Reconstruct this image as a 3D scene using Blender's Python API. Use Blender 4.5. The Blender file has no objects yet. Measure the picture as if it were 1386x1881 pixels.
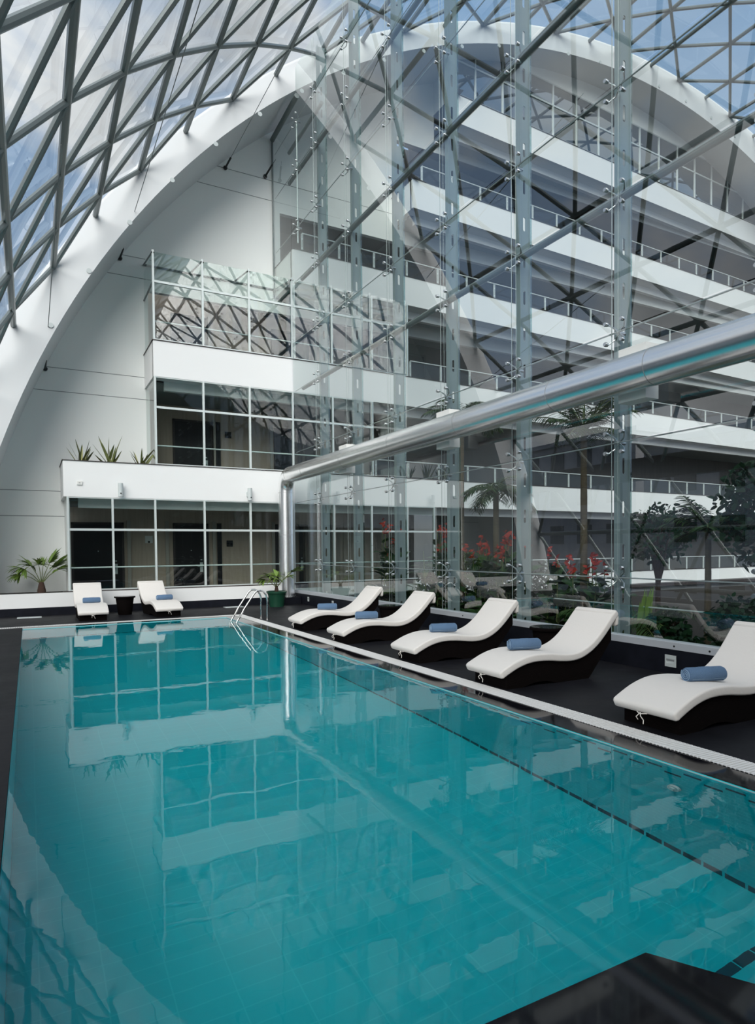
import bpy, bmesh, math, random
from mathutils import Vector, Matrix, Euler
PI = math.pi
S = bpy.context.scene
COL = S.collection

# ------------------------------------------------------------------ camera
F, YAW, PITCH, ROLL, CY = 1185.8344, 0.4939982, 0.02713993, -0.00906468, 1041.26659
CAMH = 1.5
def rot_cam():
    c, s = math.cos, math.sin
    B = Matrix(((1,0,0),(0,0,-1),(0,1,0)))
    Ry = Matrix(((c(YAW),0,-s(YAW)),(0,1,0),(s(YAW),0,c(YAW))))
    Rx = Matrix(((1,0,0),(0,c(PITCH),-s(PITCH)),(0,s(PITCH),c(PITCH))))
    Rz = Matrix(((c(ROLL),-s(ROLL),0),(s(ROLL),c(ROLL),0),(0,0,1)))
    return Rz @ Rx @ Ry @ B
R = rot_cam()
cd = bpy.data.cameras.new('camera'); cam = bpy.data.objects.new('camera', cd); COL.objects.link(cam)
Rt = R.transposed()
right, down, fwd = Rt @ Vector((1,0,0)), Rt @ Vector((0,1,0)), Rt @ Vector((0,0,1))
M = Matrix((right, -down, -fwd)).transposed().to_4x4(); M.translation = (0,0,CAMH)
cam.matrix_world = M
cd.sensor_fit = 'HORIZONTAL'; cd.sensor_width = 36; cd.lens = F/1386*36
cd.shift_y = (CY-940.5)/1386; cd.clip_start = 0.05; cd.clip_end = 600
S.camera = cam

# ------------------------------------------------------------------ colour management, world, sun
vs = S.view_settings
S.display_settings.display_device = 'sRGB'
vs.view_transform = 'Standard'; vs.look = 'None'; vs.gamma = 1; vs.exposure = 0.08; vs.use_curve_mapping = False
S.cycles.max_bounces = 12; S.cycles.diffuse_bounces = 5; S.cycles.glossy_bounces = 6
S.cycles.transmission_bounces = 8; S.cycles.transparent_max_bounces = 40
S.cycles.use_denoising = True
S.cycles.sample_clamp_indirect = 6

W = bpy.data.worlds.new('sky'); S.world = W; W.use_nodes = True
def world():
    nt = W.node_tree; N = nt.nodes; L = nt.links; N.clear()
    out = N.new('ShaderNodeOutputWorld'); bg = N.new('ShaderNodeBackground')
    tc = N.new('ShaderNodeTexCoord'); sep = N.new('ShaderNodeSeparateXYZ')
    L.new(tc.outputs['Generated'], sep.inputs[0])
    # clouds on a flat layer high above: direction / height
    mp = N.new('ShaderNodeMapping'); mp.inputs['Scale'].default_value = (1.0,1.0,1.9)
    mp.inputs['Location'].default_value = (3.1,0.4,0.7)
    L.new(tc.outputs['Generated'], mp.inputs[0])
    n1 = N.new('ShaderNodeTexNoise'); n1.inputs['Scale'].default_value = 2.6; n1.inputs['Detail'].default_value = 7; n1.inputs['Roughness'].default_value = .52
    n1.inputs['Distortion'].default_value = .35
    L.new(mp.outputs[0], n1.inputs['Vector'])
    cr = N.new('ShaderNodeValToRGB'); cr.color_ramp.elements[0].position = .455; cr.color_ramp.elements[1].position = .585
    bi = N.new('ShaderNodeMath'); bi.operation = 'MULTIPLY_ADD'; bi.inputs[1].default_value = -.075
    L.new(sep.outputs['X'], bi.inputs[0]); L.new(n1.outputs['Fac'], bi.inputs[2]); L.new(bi.outputs[0], cr.inputs[0])
    n2 = N.new('ShaderNodeTexNoise'); n2.inputs['Scale'].default_value = 4.3; n2.inputs['Detail'].default_value = 5
    L.new(mp.outputs[0], n2.inputs['Vector'])
    cc = N.new('ShaderNodeValToRGB'); cc.color_ramp.elements[0].position = .32; cc.color_ramp.elements[0].color = (.50,.52,.55,1)
    cc.color_ramp.elements[1].position = .62; cc.color_ramp.elements[1].color = (.95,.955,.97,1)
    L.new(n2.outputs['Fac'], cc.inputs[0])
    sk = N.new('ShaderNodeValToRGB'); sk.color_ramp.elements[0].position = 0; sk.color_ramp.elements[0].color = (.48,.60,.78,1)
    sk.color_ramp.elements[1].position = .9; sk.color_ramp.elements[1].color = (.17,.33,.60,1)
    L.new(sep.outputs['Z'], sk.inputs[0])
    mx = N.new('ShaderNodeMix'); mx.data_type = 'RGBA'
    L.new(cr.outputs[0], mx.inputs[0]); L.new(sk.outputs[0], mx.inputs[6]); L.new(cc.outputs[0], mx.inputs[7])
    L.new(mx.outputs[2], bg.inputs[0]); bg.inputs[1].default_value = 0.98
    L.new(bg.outputs[0], out.inputs[0])
world()
sd = bpy.data.lights.new('hazy_sun', 'SUN'); sd.energy = 5.0; sd.angle = math.radians(55); sd.color = (1,.965,.92)
sun = bpy.data.objects.new('hazy_sun', sd); COL.objects.link(sun)
sun.rotation_euler = Vector((0.46, 0.70, -0.58)).to_track_quat('-Z','Y').to_euler()   # light travels this way

# ------------------------------------------------------------------ materials
MATS = {}
def mat(name, col, rough=.5, metal=0., bump=None, noise=None, spec=.5, coat=0.):
    if name in MATS: return MATS[name]
    m = bpy.data.materials.new(name); m.use_nodes = True; nt = m.node_tree; N = nt.nodes; L = nt.links
    b = N['Principled BSDF']; b.inputs['Base Color'].default_value = (*col,1); b.inputs['Roughness'].default_value = rough
    b.inputs['Metallic'].default_value = metal; b.inputs['Specular IOR Level'].default_value = spec
    if coat: b.inputs['Coat Weight'].default_value = coat
    tc = N.new('ShaderNodeTexCoord')
    if noise:   # (scale, amount, detail[, stretch])
        sc, am = noise[0], noise[1]
        n = N.new('ShaderNodeTexNoise'); n.inputs['Scale'].default_value = sc; n.inputs['Detail'].default_value = 5
        if len(noise) > 2:
            mp = N.new('ShaderNodeMapping'); mp.inputs['Scale'].default_value = noise[2]; L.new(tc.outputs['Object'], mp.inputs[0]); L.new(mp.outputs[0], n.inputs['Vector'])
        else: L.new(tc.outputs['Object'], n.inputs['Vector'])
        mx = N.new('ShaderNodeMix'); mx.data_type = 'RGBA'
        mx.inputs[6].default_value = (*[c*(1-am) for c in col],1); mx.inputs[7].default_value = (*[min(1,c*(1+am)) for c in col],1)
        L.new(n.outputs['Fac'], mx.inputs[0]); L.new(mx.outputs[2], b.inputs['Base Color'])
    if bump:    # (scale, strength)
        n = N.new('ShaderNodeTexNoise'); n.inputs['Scale'].default_value = bump[0]; n.inputs['Detail'].default_value = 4
        L.new(tc.outputs['Object'], n.inputs['Vector'])
        bp = N.new('ShaderNodeBump'); bp.inputs['Strength'].default_value = bump[1]; bp.inputs['Distance'].default_value = .02
        L.new(n.outputs['Fac'], bp.inputs['Height']); L.new(bp.outputs[0], b.inputs['Normal'])
    MATS[name] = m; return m

def glass(name, tint, f0, wave=None, power=5.0, rcol=(1,1,1)):
    m = bpy.data.materials.new(name); m.use_nodes = True; nt = m.node_tree; N = nt.nodes; L = nt.links; N.clear()
    out = N.new('ShaderNodeOutputMaterial'); mix = N.new('ShaderNodeMixShader'); tr = N.new('ShaderNodeBsdfTransparent'); gl = N.new('ShaderNodeBsdfGlossy')
    tr.inputs[0].default_value = (*tint,1); gl.inputs[0].default_value = (*rcol,1); gl.inputs['Roughness'].default_value = 0.0
    lw = N.new('ShaderNodeLayerWeight'); lw.inputs['Blend'].default_value = .5
    p = N.new('ShaderNodeMath'); p.operation = 'POWER'; p.inputs[1].default_value = power; L.new(lw.outputs['Facing'], p.inputs[0])
    ma = N.new('ShaderNodeMath'); ma.operation = 'MULTIPLY_ADD'; ma.inputs[1].default_value = 1-f0; ma.inputs[2].default_value = f0; ma.use_clamp = True
    L.new(p.outputs[0], ma.inputs[0])
    if wave:
        tc = N.new('ShaderNodeTexCoord'); n = N.new('ShaderNodeTexNoise'); n.inputs['Scale'].default_value = wave[0]; n.inputs['Detail'].default_value = 0
        L.new(tc.outputs['Object'], n.inputs['Vector']); bp = N.new('ShaderNodeBump'); bp.inputs['Strength'].default_value = 1; bp.inputs['Distance'].default_value = wave[1]
        L.new(n.outputs['Fac'], bp.inputs['Height']); L.new(bp.outputs[0], gl.inputs['Normal'])
    L.new(ma.outputs[0], mix.inputs[0]); L.new(tr.outputs[0], mix.inputs[1]); L.new(gl.outputs[0], mix.inputs[2]); L.new(mix.outputs[0], out.inputs[0])
    MATS[name] = m; return m

WHITE = mat('white_render', (.80,.80,.795), .55, bump=(60,.03))
GABLE = mat('pale_grey_render', (.80,.815,.795), .6, bump=(50,.03))
ARCHM = mat('arch_render', (.66,.67,.68), .5, noise=(.6,.05))
JOINT = mat('panel_joint', (.25,.26,.26), .8)
TUBE = mat('grey_painted_steel', (.17,.195,.195), .32, .35, spec=.6)
COLM = mat('column_paint', (.30,.36,.375), .42, .2)
ALU = mat('window_aluminium', (.66,.71,.70), .35, .25)
STEEL = mat('brushed_stainless', (.97,.965,.96), .27, 1.0, noise=(3,.08,(1,.2,1)))
RODM = mat('satin_rod', (.42,.45,.45), .4, .3)
FITM = mat('fitting_steel', (.62,.63,.63), .28, 1.0)
CHROME = mat('polished_steel', (.72,.72,.71), .1, 1.0)
RAILM = mat('bottom_rail_aluminium', (.66,.69,.73), .4, .4, noise=(8,.12,(1,.1,1)))
BLACK = mat('black_gloss_granite', (.006,.006,.008), .05, spec=.28, noise=(30,.5))
CURB = mat('black_honed_granite', (.009,.010,.015), .35, spec=.2, noise=(7,.5))
DOORM = mat('dark_veneer', (.010,.008,.010), .35)
DOORF = mat('dark_brown_frame', (.04,.03,.028), .5)
CEILM = mat('corridor_ceiling', (.27,.31,.31), .6)
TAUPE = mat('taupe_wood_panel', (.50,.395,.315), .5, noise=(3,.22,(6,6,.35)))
DIM = mat('painted_dim_panel', (.075,.068,.064), .5, noise=(2,.3,(4,4,.3)))  # darker copy of the taupe panelling, corridor shade put into the colour
PALEP = mat('pale_wood_trim', (.42,.38,.33), .5)
CUSH = mat('cream_canvas', (.73,.69,.65), .85, bump=(40,.12))
PIPING = mat('cream_cord', (.66,.62,.57), .8)
TOWEL = mat('blue_terry', (.115,.20,.33), .95, bump=(180,.7))
TOWEL2 = mat('blue_terry_band', (.22,.33,.47), .9, bump=(180,.4))
GREENPOT = mat('green_plastic', (.008,.05,.028), .35)
SOIL = mat('dark_soil', (.02,.014,.01), .95, bump=(30,.6))
BARK = mat('palm_bark', (.13,.095,.06), .9, bump=(12,1.0), noise=(6,.4,(1,1,5)))
BARKD = mat('brown_fibre', (.07,.04,.03), .95, bump=(40,1.0))
STALK = mat('leaf_stalk', (.11,.14,.04), .6)
LEAFP = mat('palm_leaf', (.13,.21,.035), .5, noise=(5,.45))
LEAFD = mat('dark_leaf', (.012,.04,.016), .45, spec=.2, noise=(6,.5))
LEAFM = mat('broad_leaf', (.04,.095,.03), .4, spec=.2, noise=(4,.45))
LEAFB = mat('lime_blade', (.22,.34,.06), .5, noise=(3,.3))
LEAFV = mat('variegated_blade', (.10,.12,.035), .5, noise=(4,.7,(9,9,.6)))
LEAFY = mat('yellow_blade_edge', (.48,.46,.20), .5)
RED = mat('red_petal', (.50,.035,.015), .6)
WHITEPET = mat('white_petal', (.75,.75,.7), .6)
PLASTIC = mat('pale_grey_plastic', (.52,.56,.56), .4)
DARKPL = mat('black_plastic', (.015,.015,.016), .4)
WHITEPL = mat('white_plastic', (.75,.75,.72), .4)
GRATE = mat('white_grating', (.78,.77,.75), .5)
CONC = mat('far_concrete', (.40,.40,.42), .8, noise=(.4,.25))
CONCB = mat('far_brown_render', (.25,.19,.15), .8, noise=(.4,.25))
DARKWIN = mat('far_dark_window', (.02,.025,.03), .15)
GROUND = mat('far_ground', (.06,.065,.055), .95, noise=(.1,.4))
TRIMW = mat('white_tile_trim', (.42,.48,.49), .4)
LBRICK = mat('digit_white', (.8,.8,.8), .5)
ROOFGLASS = glass('roof_glass', (.90,.93,.93), .04)
WALLGLASS = glass('curtain_wall_glass', (.86,.92,.90), .175, wave=(.35,.003))
WINGLASS = glass('window_glass', (.74,.81,.79), .05, wave=(.8,.002))
WAVYGLASS = glass('wavy_window_glass', (.72,.79,.77), .12, wave=(.8,.0045))
CANOPYG = glass('canopy_glass', (.87,.94,.92), .07, wave=(.8,.004))
FINGLASS = glass('fin_edge_glass', (.62,.74,.73), .12)

def deck_mat():
    m = bpy.data.materials.new('slate_deck_tiles'); m.use_nodes = True; nt = m.node_tree; N = nt.nodes; L = nt.links; b = N['Principled BSDF']; b.inputs['Specular IOR Level'].default_value = .16
    tc = N.new('ShaderNodeTexCoord'); br = N.new('ShaderNodeTexBrick'); br.offset = .5
    br.inputs['Color1'].default_value = (.006,.006,.008,1); br.inputs['Color2'].default_value = (.011,.011,.014,1); br.inputs['Mortar'].default_value = (.008,.008,.01,1)
    br.inputs['Scale'].default_value = 1; br.inputs['Mortar Size'].default_value = .004; br.inputs['Brick Width'].default_value = .6; br.inputs['Row Height'].default_value = .6
    L.new(tc.outputs['Object'], br.inputs['Vector'])
    n = N.new('ShaderNodeTexNoise'); n.inputs['Scale'].default_value = 2.2; n.inputs['Detail'].default_value = 8; n.inputs['Roughness'].default_value = .65
    L.new(tc.outputs['Object'], n.inputs['Vector'])
    mx = N.new('ShaderNodeMix'); mx.data_type = 'RGBA'; mx.blend_type = 'MULTIPLY'; mx.inputs[0].default_value = .7
    cr = N.new('ShaderNodeValToRGB'); cr.color_ramp.elements[0].position = .3; cr.color_ramp.elements[0].color = (.5,.5,.5,1); cr.color_ramp.elements[1].position = .7; cr.color_ramp.elements[1].color = (1.5,1.5,1.5,1)
    L.new(n.outputs['Fac'], cr.inputs[0]); L.new(br.outputs['Color'], mx.inputs[6]); L.new(cr.outputs[0], mx.inputs[7]); L.new(mx.outputs[2], b.inputs['Base Color'])
    rr = N.new('ShaderNodeMapRange'); rr.inputs[3].default_value = .42; rr.inputs[4].default_value = .65; L.new(n.outputs['Fac'], rr.inputs[0]); L.new(rr.outputs[0], b.inputs['Roughness'])
    bp = N.new('ShaderNodeBump'); bp.inputs['Strength'].default_value = .25; bp.inputs['Distance'].default_value = .01; L.new(n.outputs['Fac'], bp.inputs['Height']); L.new(bp.outputs[0], b.inputs['Normal'])
    return m
DECK = deck_mat()

def tile_mat(name, axes, wall):
    """teal pool tiles; axes: which object coords are (along, up)"""
    m = bpy.data.materials.new(name); m.use_nodes = True; nt = m.node_tree; N = nt.nodes; L = nt.links; b = N['Principled BSDF']
    b.inputs['Roughness'].default_value = .35
    tc = N.new('ShaderNodeTexCoord'); sp = N.new('ShaderNodeSeparateXYZ'); L.new(tc.outputs['Object'], sp.inputs[0])
    cb = N.new('ShaderNodeCombineXYZ'); L.new(sp.outputs[axes[0]], cb.inputs[0]); L.new(sp.outputs[axes[1]], cb.inputs[1])
    br = N.new('ShaderNodeTexBrick'); br.offset = 0.0 if not wall else .5
    br.inputs['Scale'].default_value = 1
    br.inputs['Color1'].default_value = (.0,.56,.63,1); br.inputs['Color2'].default_value = (.0,.575,.65,1); br.inputs['Mortar'].default_value = (.02,.63,.69,1)
    br.inputs['Mortar Size'].default_value = .004; br.inputs['Mortar Smooth'].default_value = .2
    br.inputs['Brick Width'].default_value = .30 if not wall else .15; br.inputs['Row Height'].default_value = .12 if not wall else .05
    L.new(cb.outputs[0], br.inputs['Vector']); cur = br.outputs['Color']
    if wall:
        def math_(op, a, bb=None, c=None):
            n = N.new('ShaderNodeMath'); n.operation = op
            for i, x in enumerate((a,bb,c)):
                if x is None: continue
                if isinstance(x,(int,float)): n.inputs[i].default_value = x
                else: L.new(x, n.inputs[i])
            return n.outputs[0]
        al, up = sp.outputs[axes[0]], sp.outputs[axes[1]]
        t = math_('DIVIDE', al, .15); fr = math_('FRACT', t); par = math_('MODULO', math_('FLOOR', math_('ADD', t, 400)), 2)
        lo = math_('MULTIPLY_ADD', par, -.075, -.105); d = math_('ABSOLUTE', math_('SUBTRACT', up, lo))
        inz = math_('LESS_THAN', d, .016); ing = math_('MULTIPLY', math_('GREATER_THAN', fr, .06), math_('LESS_THAN', fr, .94))
        dash = math_('MULTIPLY', inz, ing)
        low = math_('MULTIPLY', math_('LESS_THAN', up, -1.37), ing)
        mk = math_('MAXIMUM', dash, low)
        mx = N.new('ShaderNodeMix'); mx.data_type = 'RGBA'; mx.inputs[7].default_value = (.0,.045,.075,1); L.new(mk, mx.inputs[0]); L.new(cur, mx.inputs[6]); cur = mx.outputs[2]
    L.new(cur, b.inputs['Base Color'])
    return m
TILE_F = tile_mat('teal_floor_tiles', (0,1), False)
TILE_WY = tile_mat('teal_wall_tiles_long', (1,2), True)
TILE_WX = tile_mat('teal_wall_tiles_end', (0,2), True)
STRIPE = mat('dark_blue_tile', (.0,.05,.08), .4)

def water_mat():
    m = bpy.data.materials.new('pool_water'); m.use_nodes = True; nt = m.node_tree; N = nt.nodes; L = nt.links; N.clear()
    out = N.new('ShaderNodeOutputMaterial'); mix = N.new('ShaderNodeMixShader'); rf = N.new('ShaderNodeBsdfRefraction'); gl = N.new('ShaderNodeBsdfGlossy')
    rf.inputs['IOR'].default_value = 1.33; rf.inputs['Roughness'].default_value = 0; rf.inputs[0].default_value = (.88,1,1,1); gl.inputs['Roughness'].default_value = 0
    fr = N.new('ShaderNodeFresnel'); fr.inputs[0].default_value = 1.33
    tc = N.new('ShaderNodeTexCoord'); mp = N.new('ShaderNodeMapping'); mp.inputs['Scale'].default_value = (1,1.0,1); L.new(tc.outputs['Object'], mp.inputs[0])
    n = N.new('ShaderNodeTexNoise'); n.inputs['Scale'].default_value = 3.2; n.inputs['Detail'].default_value = 2.5; L.new(mp.outputs[0], n.inputs['Vector'])
    n2 = N.new('ShaderNodeTexNoise'); n2.inputs['Scale'].default_value = .5; L.new(tc.outputs['Object'], n2.inputs['Vector'])
    mu = N.new('ShaderNodeMath'); mu.operation = 'MULTIPLY'; L.new(n.outputs['Fac'], mu.inputs[0]); L.new(n2.outputs['Fac'], mu.inputs[1])
    bp = N.new('ShaderNodeBump'); bp.inputs['Strength'].default_value = 1; bp.inputs['Distance'].default_value = .0022; L.new(mu.outputs[0], bp.inputs['Height'])
    for s in (rf, gl, fr): L.new(bp.outputs[0], s.inputs['Normal'])
    L.new(fr.outputs[0], mix.inputs[0]); L.new(rf.outputs[0], mix.inputs[1]); L.new(gl.outputs[0], mix.inputs[2]); L.new(mix.outputs[0], out.inputs[0])
    return m
WATER = water_mat()

def weave_mat():
    m = mat('dark_rattan_weave', (.0035,.0028,.0028), .85, spec=.04); nt = m.node_tree; N = nt.nodes; L = nt.links; b = N['Principled BSDF']
    tc = N.new('ShaderNodeTexCoord'); br = N.new('ShaderNodeTexBrick'); br.inputs['Scale'].default_value = 1; br.inputs['Brick Width'].default_value = .03; br.inputs['Row Height'].default_value = .012
    br.inputs['Mortar Size'].default_value = .003; br.inputs['Color1'].default_value = (.0045,.0035,.0035,1); br.inputs['Color2'].default_value = (.0075,.0055,.005,1); br.inputs['Mortar'].default_value = (.004,.003,.003,1)
    mp = N.new('ShaderNodeMapping'); mp.inputs['Rotation'].default_value = (PI/2,0,0); L.new(tc.outputs['Object'], mp.inputs[0]); L.new(mp.outputs[0], br.inputs['Vector'])
    L.new(br.outputs['Color'], b.inputs['Base Color'])
    return m
RATTAN = weave_mat()

# ------------------------------------------------------------------ mesh helpers
class MB:
    def __init__(s): s.v = []; s.f = []; s.m = []; s.sm = []
    def add(s, V, Fs, mi=0, smooth=False):
        o = len(s.v); s.v += [tuple(p) for p in V]
        for f in Fs: s.f.append(tuple(i+o for i in f)); s.m.append(mi); s.sm.append(smooth)
        return s
    def box(s, a, b, mi=0):
        x0,y0,z0 = a; x1,y1,z1 = b
        return s.add([(x0,y0,z0),(x1,y0,z0),(x1,y1,z0),(x0,y1,z0),(x0,y0,z1),(x1,y0,z1),(x1,y1,z1),(x0,y1,z1)],
                     [(0,3,2,1),(4,5,6,7),(0,1,5,4),(1,2,6,5),(2,3,7,6),(3,0,4,7)], mi)
    def tube(s, pts, r, n=8, mi=0, cap=True, closed=False):
        pts = [Vector(p) for p in pts]; rs = r if isinstance(r,(list,tuple)) else [r]*len(pts)
        V = []; Fs = []; up = None
        for i, p in enumerate(pts):
            if i == 0: t = pts[1]-pts[0]
            elif i == len(pts)-1: t = pts[-1]-pts[-2]
            else: t = (pts[i+1]-p).normalized()+(p-pts[i-1]).normalized()
            t.normalize()
            if up is None: up = Vector((0,0,1)) if abs(t.z) < .9 else Vector((1,0,0))
            a = t.cross(up)
            if a.length < 1e-5: a = t.orthogonal()
            a.normalize(); b = a.cross(t).normalized(); up = b
            for k in range(n):
                w = 2*PI*k/n; V.append(p + a*math.cos(w)*rs[i] + b*math.sin(w)*rs[i])
        for i in range(len(pts)-1):
            for k in range(n): Fs.append((i*n+k, i*n+(k+1)%n, (i+1)*n+(k+1)%n, (i+1)*n+k))
        if cap: Fs.append(tuple(range(n))[::-1]); Fs.append(tuple((len(pts)-1)*n+k for k in range(n)))
        return s.add(V, Fs, mi, True)
    def lathe(s, prof, c=(0,0,0), n=24, mi=0, caps=True):
        V = []; Fs = []
        for r, z in prof:
            for k in range(n): V.append((c[0]+r*math.cos(2*PI*k/n), c[1]+r*math.sin(2*PI*k/n), c[2]+z))
        for i in range(len(prof)-1):
            for k in range(n): Fs.append((i*n+k, i*n+(k+1)%n, (i+1)*n+(k+1)%n, (i+1)*n+k))
        if caps: Fs.append(tuple(range(n))[::-1]); Fs.append(tuple((len(prof)-1)*n+k for k in range(n)))
        return s.add(V, Fs, mi, True)
    def disc(s, c, nrm, r, t=.01, n=14, mi=0):
        nrm = Vector(nrm).normalized(); c = Vector(c)
        return s.tube([c, c+nrm*t], r, n, mi)
    def build(s, name, mats, parent=None):
        me = bpy.data.meshes.new(name); me.from_pydata(s.v, [], s.f)
        if not isinstance(mats,(list,tuple)): mats = [mats]
        for m in mats: me.materials.append(m)
        me.polygons.foreach_set('material_index', s.m); me.polygons.foreach_set('use_smooth', s.sm)
        if any(s.sm):
            try: me.set_sharp_from_angle(angle=math.radians(40))
            except Exception: pass
        me.update()
        o = bpy.data.objects.new(name, me); COL.objects.link(o)
        if parent: o.parent = parent
        return o
def tag(o, label=None, cat=None, group=None, kind=None):
    if label: o['label'] = label
    if cat: o['category'] = cat
    if group: o['group'] = group
    if kind: o['kind'] = kind
    return o
def empty(name, loc=(0,0,0), rz=0):
    o = bpy.data.objects.new(name, None); o.empty_display_size = .1; o.location = loc; o.rotation_euler = (0,0,rz); COL.objects.link(o); return o
def copy_tree(o, parent=None):
    c = o.copy(); COL.objects.link(c)
    if parent: c.parent = parent
    for ch in list(o.children): copy_tree(ch, c)
    return c
def struct(o, label, cat): return tag(o, label, cat, kind='structure')
def plane_shape(name, outline, holes, y0, y1, m, parent=None):
    """flat shape in the XZ plane with holes, thick from y0 to y1"""
    cu = bpy.data.curves.new('tmp','CURVE'); cu.dimensions = '2D'; cu.fill_mode = 'BOTH'; cu.extrude = (y1-y0)/2
    for pts in [outline]+holes:
        sp = cu.splines.new('POLY'); sp.points.add(len(pts)-1)
        for i,(x,z) in enumerate(pts): sp.points[i].co = (x,z,0,1)
        sp.use_cyclic_u = True
    ob = bpy.data.objects.new('tmp', cu); COL.objects.link(ob)
    dg = bpy.context.evaluated_depsgraph_get(); me = bpy.data.meshes.new_from_object(ob.evaluated_get(dg))
    bpy.data.objects.remove(ob)
    yc = (y0+y1)/2
    for v in me.vertices: x, z, t = v.co; v.co = (x, yc - t, z)
    me.materials.clear(); me.materials.append(m); me.name = name
    o = bpy.data.objects.new(name, me); COL.objects.link(o)
    if parent: o.parent = parent
    return o
def rect(x0,z0,x1,z1): return [(x0,z0),(x1,z0),(x1,z1),(x0,z1)]

# ------------------------------------------------------------------ dimensions
YF, YG, YA = 17.5, 19.0, 17.0            # balcony fronts, gable wall, arch face
XW = 6.72                                # glass wall plane
PX0, PX1, PY0, PY1 = -.15, 3.87, 1.6, 14.4   # pool water
XR = 36.0
def Yr(x): return YF + .04*max(0, x-7)
CO, RO = (21.37,-4.63), 24.37            # outer arch circle = roof cylinder
CI, RI = (20.62,-3.34), 22.36            # inner arch circle
def zin(x): return CI[1] + math.sqrt(max(0, RI*RI-(x-CI[0])**2))
def zout(x): return CO[1] + math.sqrt(max(0, RO*RO-(x-CO[0])**2))
TOP = [.52, 3.74, 6.95, 10.08, 13.20, 16.42]
BOT = [-.9, 2.86, 6.03, 9.2, 12.3, 15.51]
XL = [10.9, .76, 2.92, 6.77, 10.9, 12.6]

# ------------------------------------------------------------------ floor: deck, pool
d = MB()
xs = [-3.2, -.42, 4.36, XW-.08]; G0 = 14.62+.23
d.box((-3.2, -4, -.12), (-.153, 14.4, 0)); d.box((-3.2, 14.4, -.12), (-.153, 14.85, 0)); d.box((-3.2, 14.85,-.12),(6.7,17.45,0))
d.box((4.36,-4,-.12),(6.7,14.85,0))
floor = d.build('floor', DECK); struct(floor, 'dark slate tiled pool deck under the loungers', 'floor')
e = MB()
e.box((3.872,-.6,-.12),(4.14,14.402,.0)); e.box((-.15,14.402,-.12),(4.14,14.62,.0))
# near edge: granite corner with a clipped side
nz0, nz1 = -.10, .004
poly = [(-.15,1.6),(1.97,1.6),(2.13,1.335),(2.9,.15),(2.9,-.6),(-.15,-.6)]
V = [(x,y,nz0) for x,y in poly]+[(x,y,nz1) for x,y in poly]; n = len(poly)
e.add(V, [tuple(range(n,2*n))[::-1], tuple(range(n))]+[(i,i+n,(i+1)%n+n,(i+1)%n) for i in range(n)])
e.box((2.9,-.6,-.10),(4.14,-.2,.0))
o = e.build('trim_1', BLACK); struct(o, 'polished black granite edge around the pool', 'pool edge')
t = MB()
t.box((3.868,-.6,-.012),(3.8715,14.4,-.006)); t.box((-.15,14.398,-.012),(3.87,14.401,-.006))
o = t.build('trim_2', TRIMW); struct(o, 'thin white line along the waterline of the pool', 'trim')
g = MB()
def grating(mb, x0,x1,y0,y1,along):
    if along == 'y':
        y = y0
        while y < y1-.02: mb.box((x0,y,-.02),(x1,y+.021,.006)); y += .031
        mb.box((x0,y0,-.03),(x0+.012,y1,.004)); mb.box((x1-.012,y0,-.03),(x1,y1,.004)); mb.box((x0,y0,-.06),(x1,y1,-.03),1)
    else:
        x = x0
        while x < x1-.02: mb.box((x,y0,-.02),(x+.021,y1,.006)); x += .031
        mb.box((x0,y0,-.03),(x1,y0+.012,.004)); mb.box((x0,y1-.012,-.03),(x1,y1,.004)); mb.box((x0,y0,-.06),(x1,y1,-.03),1)
grating(g, 4.14,4.36,-.6,14.85,'y')
o = g.build('overflow_grating', [GRATE,DARKPL]); tag(o, 'white slatted overflow grating along the right side of the pool', 'grating')
g = MB(); grating(g, -1.6,4.14,14.63,14.84,'x')
o = g.build('overflow_grating', [GRATE,DARKPL]); tag(o, 'white slatted overflow grating across the far end of the pool', 'grating')
D = -1.43
b = MB()
b.add([(PX0,-.6,D),(PX1,-.6,D),(PX1,14.4,D),(PX0,14.4,D)], [(0,1,2,3)], 0)
b.add([(PX1,-.6,D),(PX1,-.6,0),(PX1,14.4,0),(PX1,14.4,D)], [(0,1,2,3)], 1)
b.add([(PX0,-.6,D),(PX0,14.4,D),(PX0,14.4,0),(PX0,-.6,0)], [(0,1,2,3)], 1)
b.add([(PX0,14.4,D),(PX1,14.4,D),(PX1,14.4,0),(PX0,14.4,0)], [(0,1,2,3)], 2)
b.add([(PX0,-.6,D),(PX0,-.6,0),(PX1,-.6,0),(PX1,-.6,D)], [(0,1,2,3)], 2)
x = 1.9
while x < 3.8: b.box((x,2.03,D),(x+.14,2.09,D+.003),3); x += .15
basin = b.build('pool_basin', [TILE_F,TILE_WY,TILE_WX,STRIPE]); struct(basin, 'teal tiled pool basin under the water', 'pool')
j = MB(); j.tube([(3.86,2.9,-.42),(3.835,2.9,-.42)], [.05,.045], 20); j.tube([(3.836,2.9,-.42),(3.82,2.9,-.42)], [.025,.022], 16)
j.build('inlet_jet', WHITEPL, basin)['label'] = 'round white water inlet in the pool side'
w = MB(); w.add([(PX0,-.6,-.012),(PX1,-.6,-.012),(PX1,14.4,-.012),(PX0,14.4,-.012)], [(0,1,2,3)])
o = w.build('pool_water', WATER); tag(o, 'still turquoise water filling the long pool', 'water', kind='stuff')

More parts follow.
